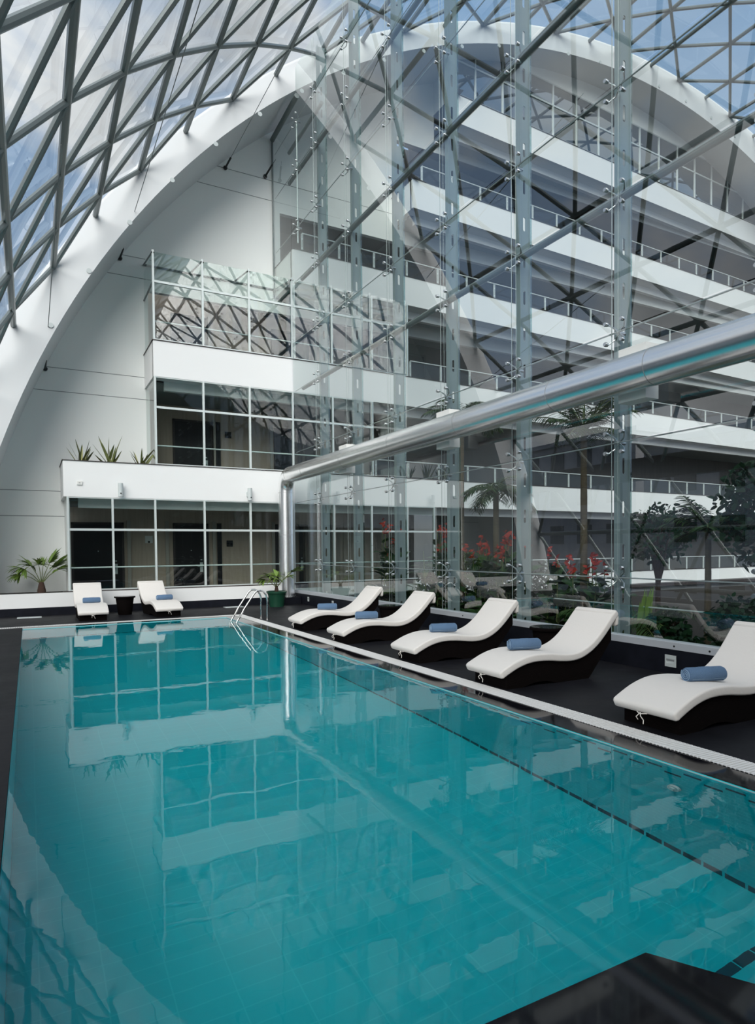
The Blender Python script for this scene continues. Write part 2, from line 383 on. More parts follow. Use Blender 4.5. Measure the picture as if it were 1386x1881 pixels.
# end wall with black skirting, white coping
m1 = MB(); m1.box((-3.2,17.3,.185),(6.62,17.45,.52)); m1.box((.8,17.45,.0),(XW+.0,17.62,.525))
struct(m1.build('wall_front', WHITE), 'low white wall along the far end of the pool deck', 'wall')
m1 = MB(); m1.box((-3.2,17.285,0),(6.62,17.45,.185)); m1.box((5.95,16.78,0),(6.62,17.29,.2))
struct(m1.build('baseboard_front', CURB), 'black skirting under the low white wall', 'skirting')
m1 = MB(); m1.box((.7,17.40,.52),(XW,17.64,.545)); struct(m1.build('trim_3', DOORF), 'dark sill strip under the ground floor glazing', 'trim')
m1 = MB(); m1.box((-3.2,17.45,.3),(.75,18.95,.47)); o = m1.build('planter_soil', SOIL); tag(o, 'dark soil bed behind the low white wall at left', 'soil', kind='stuff')
m1 = MB(); m1.box((XW-.08,-4,0),(XW+.12,17.3,.29)); curb = struct(m1.build('baseboard_right', CURB), 'black granite kerb under the glass wall', 'kerb')

# recessed lights in the kerb
def kerb_light(y, z, lab, w=.075, h=.07):
    r = empty('wall_light', (XW-.08, y, z))
    a = MB(); X = -.006
    a.box((X,-w,-h),(0,w,-h*.35)); a.box((X,-w,h*.35),(0,w,h)); a.box((X,-w,-h*.35),(0,-w*.72,h*.35)); a.box((X,w*.72,-h*.35),(0,w,h*.35)); a.build('faceplate', ALU, r)
    a = MB(); a.box((-.001,-w*.72,-h*.35),(.0,w*.72,h*.35)); a.build('recess', PLASTIC, r)
    a = MB(); a.box((X-.002,-w*.72,h*.12),(X,w*.72,h*.35)); a.build('hood', JOINT, r)
    return tag(r, lab, 'light', 'recessed lights in the black kerb')
kerb_light(5.05,.15,'square steel light set in the black kerb beside the nearest lounger')
kerb_light(8.9,.19,'small steel light in the kerb half hidden behind the third lounger', .06,.05)
kerb_light(16.3,.165,'small steel light in the kerb closest to the steel duct', .05,.06)
kerb_light(14.7,.165,'small steel light in the kerb level with the towel of the farthest right hand lounger', .05,.06)
# drain covers
def drain(x,y,w,h,lab):
    a = MB(); a.box((x,y,0),(x+w,y+h,.006)); a.box((x+.02,y+.02,.006),(x+w-.02,y+h-.02,.009),1)
    tag(a.build('access_cover', [ALU,PLASTIC]), lab, 'cover', 'metal covers in the deck')
drain(-.28,16.72,.5,.3,'metal access cover in the deck at the far left below the palm')
drain(4.5,16.75,.5,.3,'metal access cover in the deck behind the pool ladder')

# ------------------------------------------------------------------ arch and gable wall
N_ = 120
def arc(C, Rr, a0, a1, n): return [(C[0]+Rr*math.cos(math.radians(a0+(a1-a0)*i/n)), C[1]+Rr*math.sin(math.radians(a0+(a1-a0)*i/n))) for i in range(n+1)]
A0i = math.degrees(math.acos((0-CI[1]-1)/RI))  # unused helper
a = MB()
thO = [171 - (171-38)*i/N_ for i in range(N_+1)]
V = []
for i in range(N_+1):
    to = math.radians(thO[i]); ti = to
    po = (CO[0]+(RO+.12)*math.cos(to), CO[1]+(RO+.12)*math.sin(to)); pi = (CI[0]+RI*math.cos(ti), CI[1]+RI*math.sin(ti))
    V += [(po[0],YA,po[1]),(pi[0],YA,pi[1]),(pi[0],YG+.1,pi[1]),(po[0],YG+.1,po[1])]
Fs = []
for i in range(N_):
    for k in range(4): Fs.append((i*4+k, i*4+(k+1)%4, (i+1)*4+(k+1)%4, (i+1)*4+k))
a.add(V, Fs, 0, True)
arch = a.build('trim_4', ARCHM); struct(arch, 'broad white arch framing the gable wall', 'arch')
ANG = [148.35-3.985*j for j in range(-6,5)] + [132.41-3.8*j for j in range(1,26)]     # roof lines, index 6 = first seen
bt = MB()
for th in ANG[5:]:
    t_ = math.radians(th-1.1); rr = RO-.62
    bt.disc((CO[0]+rr*math.cos(t_), YA-.02, CO[1]+rr*math.sin(t_)), (0,1,0), .06, .03, 12)
bt.build('anchor_cover', PLASTIC, arch)['label'] = 'small round covers along the arch face'

outline = [(-1.75,-1.0)] + [p for p in arc(CI, RI+.05, 172, 62, 90) if p[1] > -.99 and p[0] < XR] + [(XR, zin(XR)), (XR,-1.0)]
holes = [rect(.92,.3,XR-.3,2.86), rect(3.05,3.3,XR-.3,6.02), rect(3.05,6.5,XR-.3,8.75), rect(6.95,9.7,XR-.3,11.8), rect(11.0,12.8,XR-.3,15.2)]
gable = plane_shape('wall_back', outline, holes, YG, YG+.15, GABLE); struct(gable, 'tall pale gable wall inside the white arch', 'wall')
jm = MB()
for z, x0, x1 in ((2.44,-1.3,.9),(3.10,-1.2,.9),(5.72,-.1,3.0),(6.33,.05,3.0),(9.05,1.62,3.0),(9.6,2.05,3.0),(12.1,4.25,6.7),(12.7,5.0,12)):
    jm.box((x0+.0,YG-.004,z),(x1,YG+.01,z+.016))
jm.build('panel_joint', JOINT, gable)['label'] = 'thin dark horizontal joints in the pale wall'
# upper wall flush with the top balcony glazing
u = MB(); xs = [12.6+ i*.6 for i in range(int((XR-12.6)/.6)+1)]
for i in range(len(xs)-1):
    x0,x1 = xs[i],xs[i+1]
    u.add([(x0,Yr(x0),18.3),(x1,Yr(x1),18.3),(x1,Yr(x1),zin(x1)+.02),(x0,Yr(x0),zin(x0)+.02)], [(0,1,2,3)])
x0 = 12.6; u.add([(x0,Yr(x0),15.5),(x0,YG,15.5),(x0,YG,zin(x0)),(x0,Yr(x0),zin(x0))], [(0,3,2,1)])
u.add([(x0,Yr(x0),18.3),(XR,Yr(XR),18.3),(XR,YG,18.3),(x0,YG,18.3)], [(0,1,2,3)])
struct(u.build('wall_back', GABLE), 'pale upper wall above the top row of windows under the arch', 'wall')

# wall behind the camera and far right closing the hall are left open to the sky; corridor back walls
YB = 20.5
def strip(mb, x0, x1, off0, off1, z0, z1, mi=0, step=3.0):
    n = max(1, int((x1-x0)/step)); X = [x0+(x1-x0)*i/n for i in range(n+1)]
    if x0 < 7 < x1: X = sorted(set(X+[7.0]))
    V = []
    for x in X: V += [(x,Yr(x)+off0,z0),(x,Yr(x)+off1,z0),(x,Yr(x)+off1,z1),(x,Yr(x)+off0,z1)]
    Fs = []
    for i in range(len(X)-1):
        for k in range(4): Fs.append((i*4+k,(i+1)*4+k,(i+1)*4+(k+1)%4,i*4+(k+1)%4))
    Fs += [(0,1,2,3), tuple(len(V)-4+k for k in (3,2,1,0))]
    mb.add(V, Fs, mi)
cw = MB()
strip(cw, .86, 12.0, 3.0, 3.15, -.1, 3.0); strip(cw, 3.0, 10.9, 3.0, 3.15, 3.0, 6.2); strip(cw, 3.0, 10.9, 3.0, 3.15, 6.2, 9.4)
cw.box((3.0,YG+.16,3.2),(3.05,YB,6.1)); cw.box((3.0,YG+.16,6.4),(3.05,YB,9.2))
struct(cw.build('wall_back.001', TAUPE), 'taupe panelled corridor wall behind the glazed windows', 'wall')
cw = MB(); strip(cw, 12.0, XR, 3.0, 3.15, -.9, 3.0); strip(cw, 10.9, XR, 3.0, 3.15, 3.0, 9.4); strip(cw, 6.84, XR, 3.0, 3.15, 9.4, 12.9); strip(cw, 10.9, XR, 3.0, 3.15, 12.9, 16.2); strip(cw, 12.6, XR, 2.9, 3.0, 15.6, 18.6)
struct(cw.build('wall_back.002', DIM), 'corridor wall behind the open balconies, shade painted into its colour', 'wall')
cw = MB(); cw.box((.84,17.62,.0),(.90,YG+.2,2.9)); cw.box((6.72,YG+.16,9.6),(6.84,YB,12.3)); cw.box((XR,17.5,-1),(XR+.2,22,18.5))
struct(cw.build('wall_left.002', GABLE), 'pale end walls of the corridors', 'wall')

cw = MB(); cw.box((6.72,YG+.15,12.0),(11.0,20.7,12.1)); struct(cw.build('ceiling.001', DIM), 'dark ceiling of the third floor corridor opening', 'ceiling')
# far end of the hall behind the viewpoint, seen in the window reflections
pr_ = [(-2.7,-.1)] + [(x,zout(x)-.1) for x in (-2.3,-1.9,-1.2,-.4,.6,1.8,3.2,4.8)] + [(10.2,8.8),(11.0,3.0),(XR,3.0),(XR,-.1)]
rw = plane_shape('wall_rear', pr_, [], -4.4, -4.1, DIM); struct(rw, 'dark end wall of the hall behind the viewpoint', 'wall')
# ------------------------------------------------------------------ balcony bands
names = ['ground floor','first floor','second floor','third floor','fourth floor','fifth floor']
for k in range(6):
    f = MB(); x0 = XL[k]
    strip(f, x0, XR, 0, .16, BOT[k], TOP[k])
    if k: f.box((x0,YF+(0 if x0<7 else .15)+.1,BOT[k]),(x0+.15,YG+.02,TOP[k]))
    if k: strip(f, x0+.15, XR, .16, .45, BOT[k], BOT[k]+.04)
    if k: strip(f, x0+(.35 if k > 0 else 0), XR, .45, .6, BOT[k]-.24, BOT[k]+.04)
    band = f.build('balcony_parapet' if k else 'balcony_parapet', WHITE)
    lab = ['long white parapet at garden level behind the palms, lowest of the bands','long white parapet directly above the ground floor glazing','long white parapet directly above the first floor windows','white parapet third above the low wall, starting at the glass wall','fourth white parapet up, starting well behind the glass wall','topmost white parapet under the row of blue reflecting windows'][k]
    tag(band, lab, 'parapet', kind='structure')
    c = MB(); strip(c, x0-.02, XR, -.02, .18, TOP[k], TOP[k]+.018)
    if k: c.box((x0-.02,YF,TOP[k]),(x0+.17,YG,TOP[k]+.018))
    c.build('coping', DOORF, band)['label'] = 'thin dark brown coping on the parapet'
    if k:
        s = MB(); zt = TOP[k]-.52
        strip(s, x0+.15, XR, .6, 3.0, BOT[k]-.06, BOT[k]+.0, 0); strip(s, x0+.15, XR, .16, 3.0, BOT[k]+.06, zt, 1)
        s.build('slab', [CEILM,DOORF], band)['label'] = 'grey corridor ceiling under the parapet'
s = MB(); s.box((.86,17.62,-.1),(XR,20.6,.02)); struct(s.build('floor.001', DOORF), 'dark corridor floor behind the ground floor windows', 'floor')
s = MB(); s.box((.92,17.66,3.5),(2.9,19.0,3.68)); tag(s.build('planter_soil', SOIL), 'dark soil in the trough on top of the first white parapet', 'soil', kind='stuff')
s = MB(); s.box((.92,17.66,3.2),(2.9,19.0,3.5)); struct(s.build('trim_5', WHITE), 'bottom of the planting trough over the ground floor', 'trough')

# ------------------------------------------------------------------ windows
def window(name, label, mull, z0, z1, trans, rail, glassm, mw=.05, ztop_m=None, side=None):
    r = empty(name, (0,0,0)); struct(r, label, 'window')
    f = MB(); zt = ztop_m or z1
    for x in mull: y = Yr(x); f.box((x-mw/2,y+.0,z0),(x+mw/2,y+.07,zt))
    f.build('mullion', ALU, r)
    f = MB(); strip(f, mull[0], mull[-1], .01, .06, trans-.028, trans+.028)
    if zt == z1: strip(f, mull[0], mull[-1], .01, .06, z1-.03, z1)
    strip(f, mull[0], mull[-1], .01, .06, z0, z0+.03)
    f.build('transom', ALU, r)
    p = MB()
    for i in range(len(mull)-1):
        xa,xb = mull[i],mull[i+1]; ya,yb = Yr(xa)+.035, Yr(xb)+.035
        for za,zb in ((z0,trans),(trans,z1)): p.add([(xa,ya,za),(xb,yb,za),(xb,yb,zb),(xa,ya,zb)], [(0,1,2,3)])
    if side: p.add([(side,YF+.035,z0),(side,YG,z0),(side,YG,z1),(side,YF+.035,z1)], [(0,1,2,3)])
    p.build('glass_panes', glassm, r)
    h = MB(); n = 1
    for i in range(len(mull)-1):
        h.tube([(mull[i],Yr(mull[i])+.13,rail),(mull[i+1],Yr(mull[i+1])+.13,rail)], .02, 8)
    for x in mull: h.box((x-.012,Yr(x)+.05,rail-.03),(x+.012,Yr(x)+.14,rail-.01))
    h.build('handrail', ALU, r)
    return r
ML1 = [.85,1.87,2.9,4.17,5.44,6.72,8.0,9.3,10.6,11.65]
ML2 = [2.95,4.19,5.46,6.73,8.0,9.36]
ML3 = [2.95,4.21,5.48,6.74]
window('window_1', 'ground floor row of tall aluminium framed windows behind the far loungers', ML1, .545, 2.86, 2.055, 1.108, WINGLASS)
window('window_2', 'first floor row of windows above the planting trough', ML2, 3.755, 6.03, 5.24, 4.262, WINGLASS, side=2.95)
w3 = window('window_3', 'second floor glass screen with a glass canopy on top', ML3, 6.97, 9.22, 8.468, 7.481, WAVYGLASS, ztop_m=9.26, side=2.95)
window('window_4', 'second floor windows behind the glass wall left of the open balconies', [6.80,8.0,9.36,10.65], 6.97, 9.2, 8.468, 7.481, WAVYGLASS)
c = MB()
for i in range(3):
    xa,xb = ML3[i],ML3[i+1]; c.add([(xa,YF+.03,9.22),(xb,YF+.03,9.22),(xb,YG,9.44),(xa,YG,9.44)], [(0,1,2,3)])
c.build('canopy_glass', CANOPYG, w3)
c = MB()
for x in ML3: c.tube([(x,YF+.03,9.22),(x,YG,9.44)], .022, 8)
c.tube([(ML3[0],YG-.02,9.44),(ML3[-1],YG-.02,9.44)], .03, 8); c.tube([(2.95,YF+.03,8.468),(2.95,YG,8.468)], .025, 8)
c.build('canopy_arm', TUBE, w3)
c = MB()
for x in ML3: c.box((x-.04,YF-.01,9.17),(x-.015,YF+.03,9.2)); c.box((x+.015,YF-.01,9.17),(x+.04,YF+.03,9.2))
c.build('clamp', DARKPL, w3)
ML5 = [12.65+i*1.2-.24 for i in range(1,16)]
ML5 = [12.65]+[13.46+1.2*i for i in range(15)]
window('window_5', 'topmost row of windows reflecting blue sky under the arch', [x for x in ML5 if x < XR], 16.44, 18.3, 17.54, 17.0, glass('top_window_glass', (.20,.27,.30), .30, wave=(.5,.004)))

# doors in the corridor wall
def door(n, x0, x1, z0, z1, lab, plate=None):
    yb = Yr((x0+x1)/2)+3.0
    r = empty('door_%d' % n, ((x0+x1)/2, yb, z0)); struct(r, lab, 'door'); w = (x1-x0)/2
    a = MB(); a.box((-w,-.04,0),(w,.02,z1-z0)); a.build('door_leaf', DOORM, r)
    a = MB(); a.box((-w-.06,-.06,0),(-w,.02,z1-z0+.06)); a.box((w,-.06,0),(w+.06,.02,z1-z0+.06)); a.box((-w-.06,-.06,z1-z0),(w+.06,.02,z1-z0+.06)); a.build('door_frame', DOORF, r)
    a = MB(); a.box((w-.22,-.055,.82),(w-.13,-.04,1.12)); a.tube([(w-.17,-.05,1.0),(w-.17,-.1,1.0),(w-.30,-.1,1.0)], .011, 8); a.box((w-.2,-.055,1.19),(w-.15,-.04,1.22)); a.build('lock_plate', ALU, r)
    a = MB(); a.disc((0,-.046,1.5),(0,1,0),.015,.01,10); a.build('peephole', ALU, r)
    return r
floors = [.02, 3.22, 6.43, 9.56, 12.7]
dn = 0
place = [(0,1.12,2.42,'leftmost ground floor guest door seen past the far loungers'),(0,3.96,4.92,'ground floor guest door left of the steel duct'),(0,7.25,8.3,'ground floor guest door just behind the glass wall'),
         (1,4.0,5.12,'first floor guest door left of the steel duct'),(1,7.25,8.6,'first floor guest door behind the glass wall'),(2,4.0,5.0,'second floor guest door behind the wavy glass screen'),
         (2,11.2,13.2,'near-black panel painted as the dark second floor opening behind the glass wall'),(3,8.3,11.2,'near-black panel painted as the dark third floor opening behind the balcony posts'),(2,7.2,8.4,'second floor guest door behind the glass wall'),(1,10.9,12.2,'first floor guest door behind the tall palm')]  # both openings are closed near-black leaves, their dark depth painted
for lv,x0,x1,lab in place:
    dn += 1; door(dn, x0, x1, floors[lv], floors[lv]+2.28, lab)
tr = MB()
for lv,x in ((0,5.16),(0,2.62),(0,3.72),(0,7.12),(1,5.2),(1,3.4),(1,7.1),(2,5.1)):
    tr.box((x-.05,YB-.06,floors[lv]),(x+.05,YB+.01,floors[lv]+2.4))
for lv,x in ((0,5.33),(1,5.34)): tr.box((x-.07,YB-.03,floors[lv]),(x+.07,YB+.01,floors[lv]+2.35),1)
struct(tr.build('trim_6', [PALEP,DOORM]), 'pale and dark upright strips beside the corridor doors', 'trim')
def number_sign(x, z, txt, lab):
    r = empty('room_sign', (x, YB-.005, z)); a = MB(); a.box((-.1,-.02,-.1),(.1,0,.1)); a.build('plate', DARKPL, r)
    plate = r.children[0]
    for di,ch in enumerate(txt):
        fc = bpy.data.curves.new('t','FONT'); fc.body = ch; fc.size = .085; fc.align_x = 'CENTER'; fc.extrude = .001
        fo = bpy.data.objects.new('t', fc); COL.objects.link(fo); me = bpy.data.meshes.new_from_object(fo.evaluated_get(bpy.context.evaluated_depsgraph_get())); bpy.data.objects.remove(fo)
        for v in me.vertices: v.co = (v.co.x+(di-1.5)*.045, -.022, v.co.y-.05)
        me.materials.clear(); me.materials.append(LBRICK); o = bpy.data.objects.new('digit', me); COL.objects.link(o); o.parent = plate
    tag(r, lab, 'sign', 'room number signs')
number_sign(5.66, 1.73, '1004', 'small black room number sign on the ground floor corridor wall')
number_sign(5.66, 5.19, '1104', 'small black room number sign on the first floor corridor wall')
a = empty('notice_frame', (3.19,YB-.005,1.86)); q = MB(); q.box((-.11,-.02,-.11),(.11,0,.11)); q.build('board', WHITEPL, a); q = MB(); q.box((-.03,-.024,-.1),(.03,-.02,-.045)); q.build('picture', DARKPL, a)
tag(a, 'small white square notice on the ground floor corridor wall', 'notice')

# balcony railings
rl = [(1,9.5,3.0),(2,9.5+0,3.0),(3,7.1,3.0),(4,11.3,3.0),(0,11.9,3.0)]
labs = {0:'garden level railing of thin posts above the lowest white parapet',1:'first floor railing of thin posts above the parapet behind the palms',2:'second floor railing of thin posts behind the steel duct',3:'third floor railing with posts starting right beside the glass wall',4:'fourth floor railing of thin posts below the topmost windows'}
for k,xs0,_ in rl:
    r = empty('balcony_railing', (0,0,0)); tag(r, labs[k], 'railing', 'railings of the open balconies')
    x = xs0 + (1.3 if k == 2 else 0); X = []
    while x < XR-.5: X.append(x); x += 1.2
    for xx in X:
        p = MB(); y = Yr(xx)+.08; p.box((xx-.03,y-.005,TOP[k]-.05),(xx-.012,y+.005+.02,TOP[k]+.52)); p.box((xx+.012,y-.005,TOP[k]-.05),(xx+.03,y+.025,TOP[k]+.52)); p.box((xx-.012,y,TOP[k]+.1),(xx+.012,y+.015,TOP[k]+.14)); p.box((xx-.012,y,TOP[k]+.36),(xx+.012,y+.015,TOP[k]+.40)); p.build('post', ALU, r)
    h = MB(); h.tube([(X[0],Yr(X[0])+.09,TOP[k]+.54),(X[-1],Yr(X[-1])+.09,TOP[k]+.54)], .02, 8); h.build('handrail', ALU, r)
    gl_ = MB(); gl_.add([(X[0],Yr(X[0])+.1,TOP[k]+.03),(X[-1],Yr(X[-1])+.1,TOP[k]+.03),(X[-1],Yr(X[-1])+.1,TOP[k]+.5),(X[0],Yr(X[0])+.1,TOP[k]+.5)], [(0,1,2,3)]); gl_.build('glass_panel', FINGLASS if 0 else WINGLASS, r)

# wall fittings on the first parapet
def speaker(x, lab, tw):
    r = empty('wall_speaker', (x,YF,3.05), tw); q = MB(); q.tube([(0,-.12,-.17),(0,-.12,.17)], .062, 16); q.build('housing', PLASTIC, r)
    q = MB(); q.box((-.03,-.08,-.06),(.03,0,.06)); q.build('bracket', PLASTIC, r); q = MB(); q.disc((0,-.187,-.09),(0,1,0),.018,.01,10); q.build('driver', DARKPL, r)
    tag(r, lab, 'speaker', 'speakers on the white parapet')
speaker(2.05,'small grey speaker on the white parapet above the left far lounger',0)
speaker(5.35,'small grey speaker on the white parapet near the steel duct',.3)
r = empty('motion_sensor', (1.12,YF,3.2)); q = MB(); q.box((-.06,-.03,-.045),(.06,0,.045)); q.build('cover', WHITEPL, r); q = MB(); q.box((-.02,-.033,-.01),(.02,-.03,.01)); q.build('sensor_eye', JOINT, r)
tag(r, 'tiny white box at the left end of the first white parapet', 'sensor')

# ------------------------------------------------------------------ gridshell roof
roof = empty('ceiling'); struct(roof, 'curved triangulated steel and glass roof over the hall', 'roof')
UNIT = 2.1; YMIN = -9
def node(j, y, off=0):
    th = math.radians(ANG[j]); return Vector((CO[0]+(RO+off)*math.cos(th), y, CO[1]+(RO+off)*math.sin(th)))
def ynodes(j):
    y0 = 17.0 if (j-6) % 2 == 0 else 17.0-UNIT/2
    return [y0-UNIT*i for i in range(int((y0-YMIN)/UNIT)+1)]
NJ = len(ANG)
for j in range(NJ):
    t_ = MB(); y = ynodes(j)[-1]; p0, p1 = node(j,y), node(j,17.0)
    t_.tube([p0,p1], .066, 8)
    t_.build('purlin', TUBE, roof)
hb, db, gp = [], [], MB()
for j in range(NJ-1):
    bb = MB(); cc_ = MB()
    for y in ynodes(j):
        a_, u_, d_ = node(j,y), node(j+1,y+UNIT/2), node(j+1,y-UNIT/2)
        if y+UNIT/2 <= 17.05: bb.tube([a_,u_], .055, 8, cap=False)
        if y-UNIT/2 >= YMIN: cc_.tube([a_,d_], .055, 8, cap=False)
    hb.append(bb.build('brace', TUBE, roof)); db.append(cc_.build('brace', TUBE, roof))
    A,Bq = node(j,YMIN,.09),node(j,17.0,.09); Cq,Dq = node(j+1,YMIN,.09),node(j+1,17.0,.09)
    gp.add([A,Bq,Dq,Cq], [(0,1,2,3)])
gp.build('glazing', ROOFGLASS, roof)
q = MB(); q.box((-1.75,-9,3.35),(-1.45,16.9,3.95)); q.build('gutter_beam', DOORM, roof)['label'] = 'dark beam running along the left foot of the roof'

# slender tie cables from the roof to the gable wall
def cable(p0, p1, lab):
    r = empty('tie_cable', p1); p0, p1 = Vector(p0), Vector(p1); dv = p0-p1
    q = MB(); q.tube([(0,0,0), dv], .009, 6); q.build('rod', TUBE, r)
    q = MB(); q.tube([dv.normalized()*.02, dv.normalized()*.45], .028, 8); q.disc((0,-.02,0),(0,1,0),.06,.03,12); q.build('turnbuckle', DARKPL, r)
    tag(r, lab, 'cable', 'tie cables in front of the gable wall')
cable((.587,11.7,8.06),(.46,18.97,6.27),'lowest slender tie cable at the left of the gable wall')
cable((2.85,10.2,11.18),(2.34,18.97,9.49),'slender tie cable fixed just above left of the glass canopy')
cable((6.30,7.1,14.50),(5.28,18.97,12.70),'slender tie cable high on the gable wall left of the glass wall')
cable((6.63,18.42,13.02),(6.49,18.97,12.77),'short tie cable high up beside the end of the glass wall')

# ------------------------------------------------------------------ glass wall
gw = empty('wall_right'); struct(gw, 'tall point fixed glass wall between pool and garden', 'glass wall')
ROWS = [1.10, 2.86, 4.29, 6.03, 7.42, 9.07, 10.52, 12.15, 13.45]
YS = [17.15, 15.8, 13.93, 11.93, 9.93, 7.95, 5.97, 3.97, 1.97, -.03, -2.0]
edges = [17.45] + YS[1:] + [-4]
EY = [17.45] + YS[1:-1] + [-4.0]
zt = zout(XW)-.05
p = MB()
rows = [.36]+ROWS+[zt]
for i in range(len(EY)-1):
    for k in range(len(rows)-1):
        g_ = .006
        p.add([(XW,EY[i]-g_,rows[k]+g_),(XW,EY[i+1]+g_,rows[k]+g_),(XW,EY[i+1]+g_,rows[k+1]-g_),(XW,EY[i]-g_,rows[k+1]-g_)], [(0,1,2,3)])
p.add([(XW,17.46,9.25),(XW,18.95,9.25),(XW,18.95,13.9),(XW,17.46,13.95)], [(0,1,2,3)])
p.build('glass_panes', WALLGLASS, gw)
p = MB()
p.box((XW-.085,-4,.29),(XW+.1,17.45,.372)); p.build('bottom_rail', RAILM, gw)
p = MB()
for y in (5.0,4.55,3.2,7.3,9.2,11.3): p.disc((XW-.088,y,.33),(1,0,0),.012,.006,10)
p.build('bolt_head', DARKPL, gw)
# spider fittings
def spider_mesh():
    q = MB(); c = Vector((.10,0,0))
    q.disc((.08,0,0),(1,0,0),.025,.12,12)
    for sy in (-1,1):
        for sz in (-1,1):
            e_ = Vector((.045, sy*.13, sz*.13)); q.tube([c, Vector((.11,sy*.07,sz*.07)), e_], [.016,.012,.009], 8)
            q.tube([(-.028,sy*.13,sz*.13),(-.008,sy*.13,sz*.13),(.03,sy*.13,sz*.13)], [.024,.030,.024], 14)
    return q
sp0 = None
for i,y in enumerate(YS[:9]):
    for z in ROWS:
        if i == 0 and z < 9.3: continue
        if sp0 is None:
            sp0 = spider_mesh().build('spider_fitting', FITM, gw); o = sp0
        else:
            o = sp0.copy(); COL.objects.link(o)
        o.location = (XW,y,z)
# rods and tubes
for z in ROWS:
    q = MB(); yend = 18.9 if z > 9.3 else 17.4
    q.tube([(XW+.06,yend,z),(XW+.06,-4,z)], .010, 6); q.build('tie_rod', RODM, gw)
    if z in (6.03,9.07,12.15):
        q = MB(); q.tube([(XW+.17,18.0 if z > 12 else yend-.3,z+.03),(XW+.17,-4,z+.03)], .055, 12); q.build('stiffening_tube', TUBE, gw)
q = MB(); q.tube([(XW+.17,18.0,13.05),(XW+.17,15.6,13.05)], .05, 10); q.build('stiffening_tube', TUBE, gw)
q = MB(); q.tube([(XW,18.95,13.9),(XW,16.9,13.97)], .07, 10); q.box((XW-.02,18.93,9.2),(XW+.02,18.98,13.9)); q.build('end_bar', TUBE, gw)
for y in YS[1:9]:
    q = MB(); q.tube([(XW+.02,y+.05,.37),(XW+.02,y+.05,zt)], .006, 6); q.tube([(XW+.02,y-.05,.37),(XW+.02,y-.05,zt)], .003, 4); q.build('hanger_rod', RODM, gw)
q = MB(); q.tube([(XW+.08,17.15,10.1),(XW+.08,17.15,13.5)], .02, 8); q.build('hanger_rod', ALU, gw)

# columns with slotted webs
def column_mesh(h):
    q = MB(); x0, x1 = .0, .20; P = .58; sl = .22; sw = .026; zc = .35; xm = .11; t = .007
    z = 0.0
    def face_ring(zc_):
        n = 8; ring = []
        for k in range(n+1): a_ = PI*k/n; ring.append((xm+sw*math.cos(a_), zc_+sl/2-sw+sw*math.sin(a_)))
        for k in range(n+1): a_ = PI+PI*k/n; ring.append((xm+sw*math.cos(a_), zc_-sl/2+sw+sw*math.sin(a_)))
        return ring
    while z < h-.01:
        z1 = min(h, z+P)
        if z1-z < P-.01:
            q.box((x0,-t,z),(x1,t,z1)); z = z1; continue
        ring = face_ring(z+P/2); out = []
        for (rx,rz) in ring:   # project to rectangle border
            dx, dz = rx-xm, rz-(z+P/2); ax, az = (x1-xm) if dx>0 else (xm-x0), P/2
            s_ = min(ax/abs(dx) if abs(dx)>1e-6 else 1e9, az/abs(dz) if abs(dz)>1e-6 else 1e9); out.append((xm+dx*s_, z+P/2+dz*s_))
        n = len(ring)
        for sgn in (-1,1):
            V = [(a_[0],sgn*t,a_[1]) for a_ in ring]+[(a_[0],sgn*t,a_[1]) for a_ in out]
            V += [(x1,sgn*t,z1),(x0,sgn*t,z1),(x0,sgn*t,z),(x1,sgn*t,z)]
            Fs = []
            for k in range(n):
                k2 = (k+1)%n
                Fs.append((k,k2,n+k2,n+k) if sgn>0 else (n+k,n+k2,k2,k))
            q.add(V, Fs)
        q.add([(a_[0],-t,a_[1]) for a_ in ring]+[(a_[0],t,a_[1]) for a_ in ring], [(k,(k+1)%n,n+(k+1)%n,n+k) for k in range(n)])
        # corner fill triangles
        cor = [(x1,z1),(x0,z1),(x0,z),(x1,z)]
        for ci,(cx,cz) in enumerate(cor):
            on_v = [p_ for p_ in out if abs(p_[0]-cx)<1e-6]; on_h = [p_ for p_ in out if abs(p_[1]-cz)<1e-6]
            if on_v and on_h:
                pv = min(on_v, key=lambda p_: abs(p_[1]-cz)); ph = min(on_h, key=lambda p_: abs(p_[0]-cx))
                for sgn in (-1,1): q.add([(cx,sgn*t,cz),(pv[0],sgn*t,pv[1]),(ph[0],sgn*t,ph[1])], [(0,1,2)])
        z = z1
    return q
H = 14.9; colbase = -.6
lab_c = ['slotted steel column behind the glass, nearest the steel duct','second slotted steel column from the steel duct','third slotted steel column from the steel duct','fourth slotted steel column from the steel duct, at the tall palm','fifth slotted steel column from the steel duct','widest looking slotted steel column, nearest of those in view']
col0 = None
for i,y in enumerate([15.97,14.0,12.0,10.02,8.05,6.09,4.1,2.1]):
    if i > 5: break
    if col0 is None:
        r = empty('slotted_column', (6.93,y,colbase)); hh = 15.35
        column_mesh(hh).build('web_plate', COLM, r)
        q = MB(); q.box((-.012,-.05,0),(.0,.05,hh)); q.build('front_flange', COLM, r)
        q = MB(); q.box((.20,-.03,0),(.21,.03,hh)); q.build('rear_flange', COLM, r)
        q = MB(); q.box((.212,-.01,0),(.26,.01,hh)); q.build('glass_fin', FINGLASS, r)
        col0 = r
    else:
        r = copy_tree(col0); r.location = (6.93,y,colbase)
    tag(r, lab_c[i], 'column', 'slotted steel columns behind the glass wall')

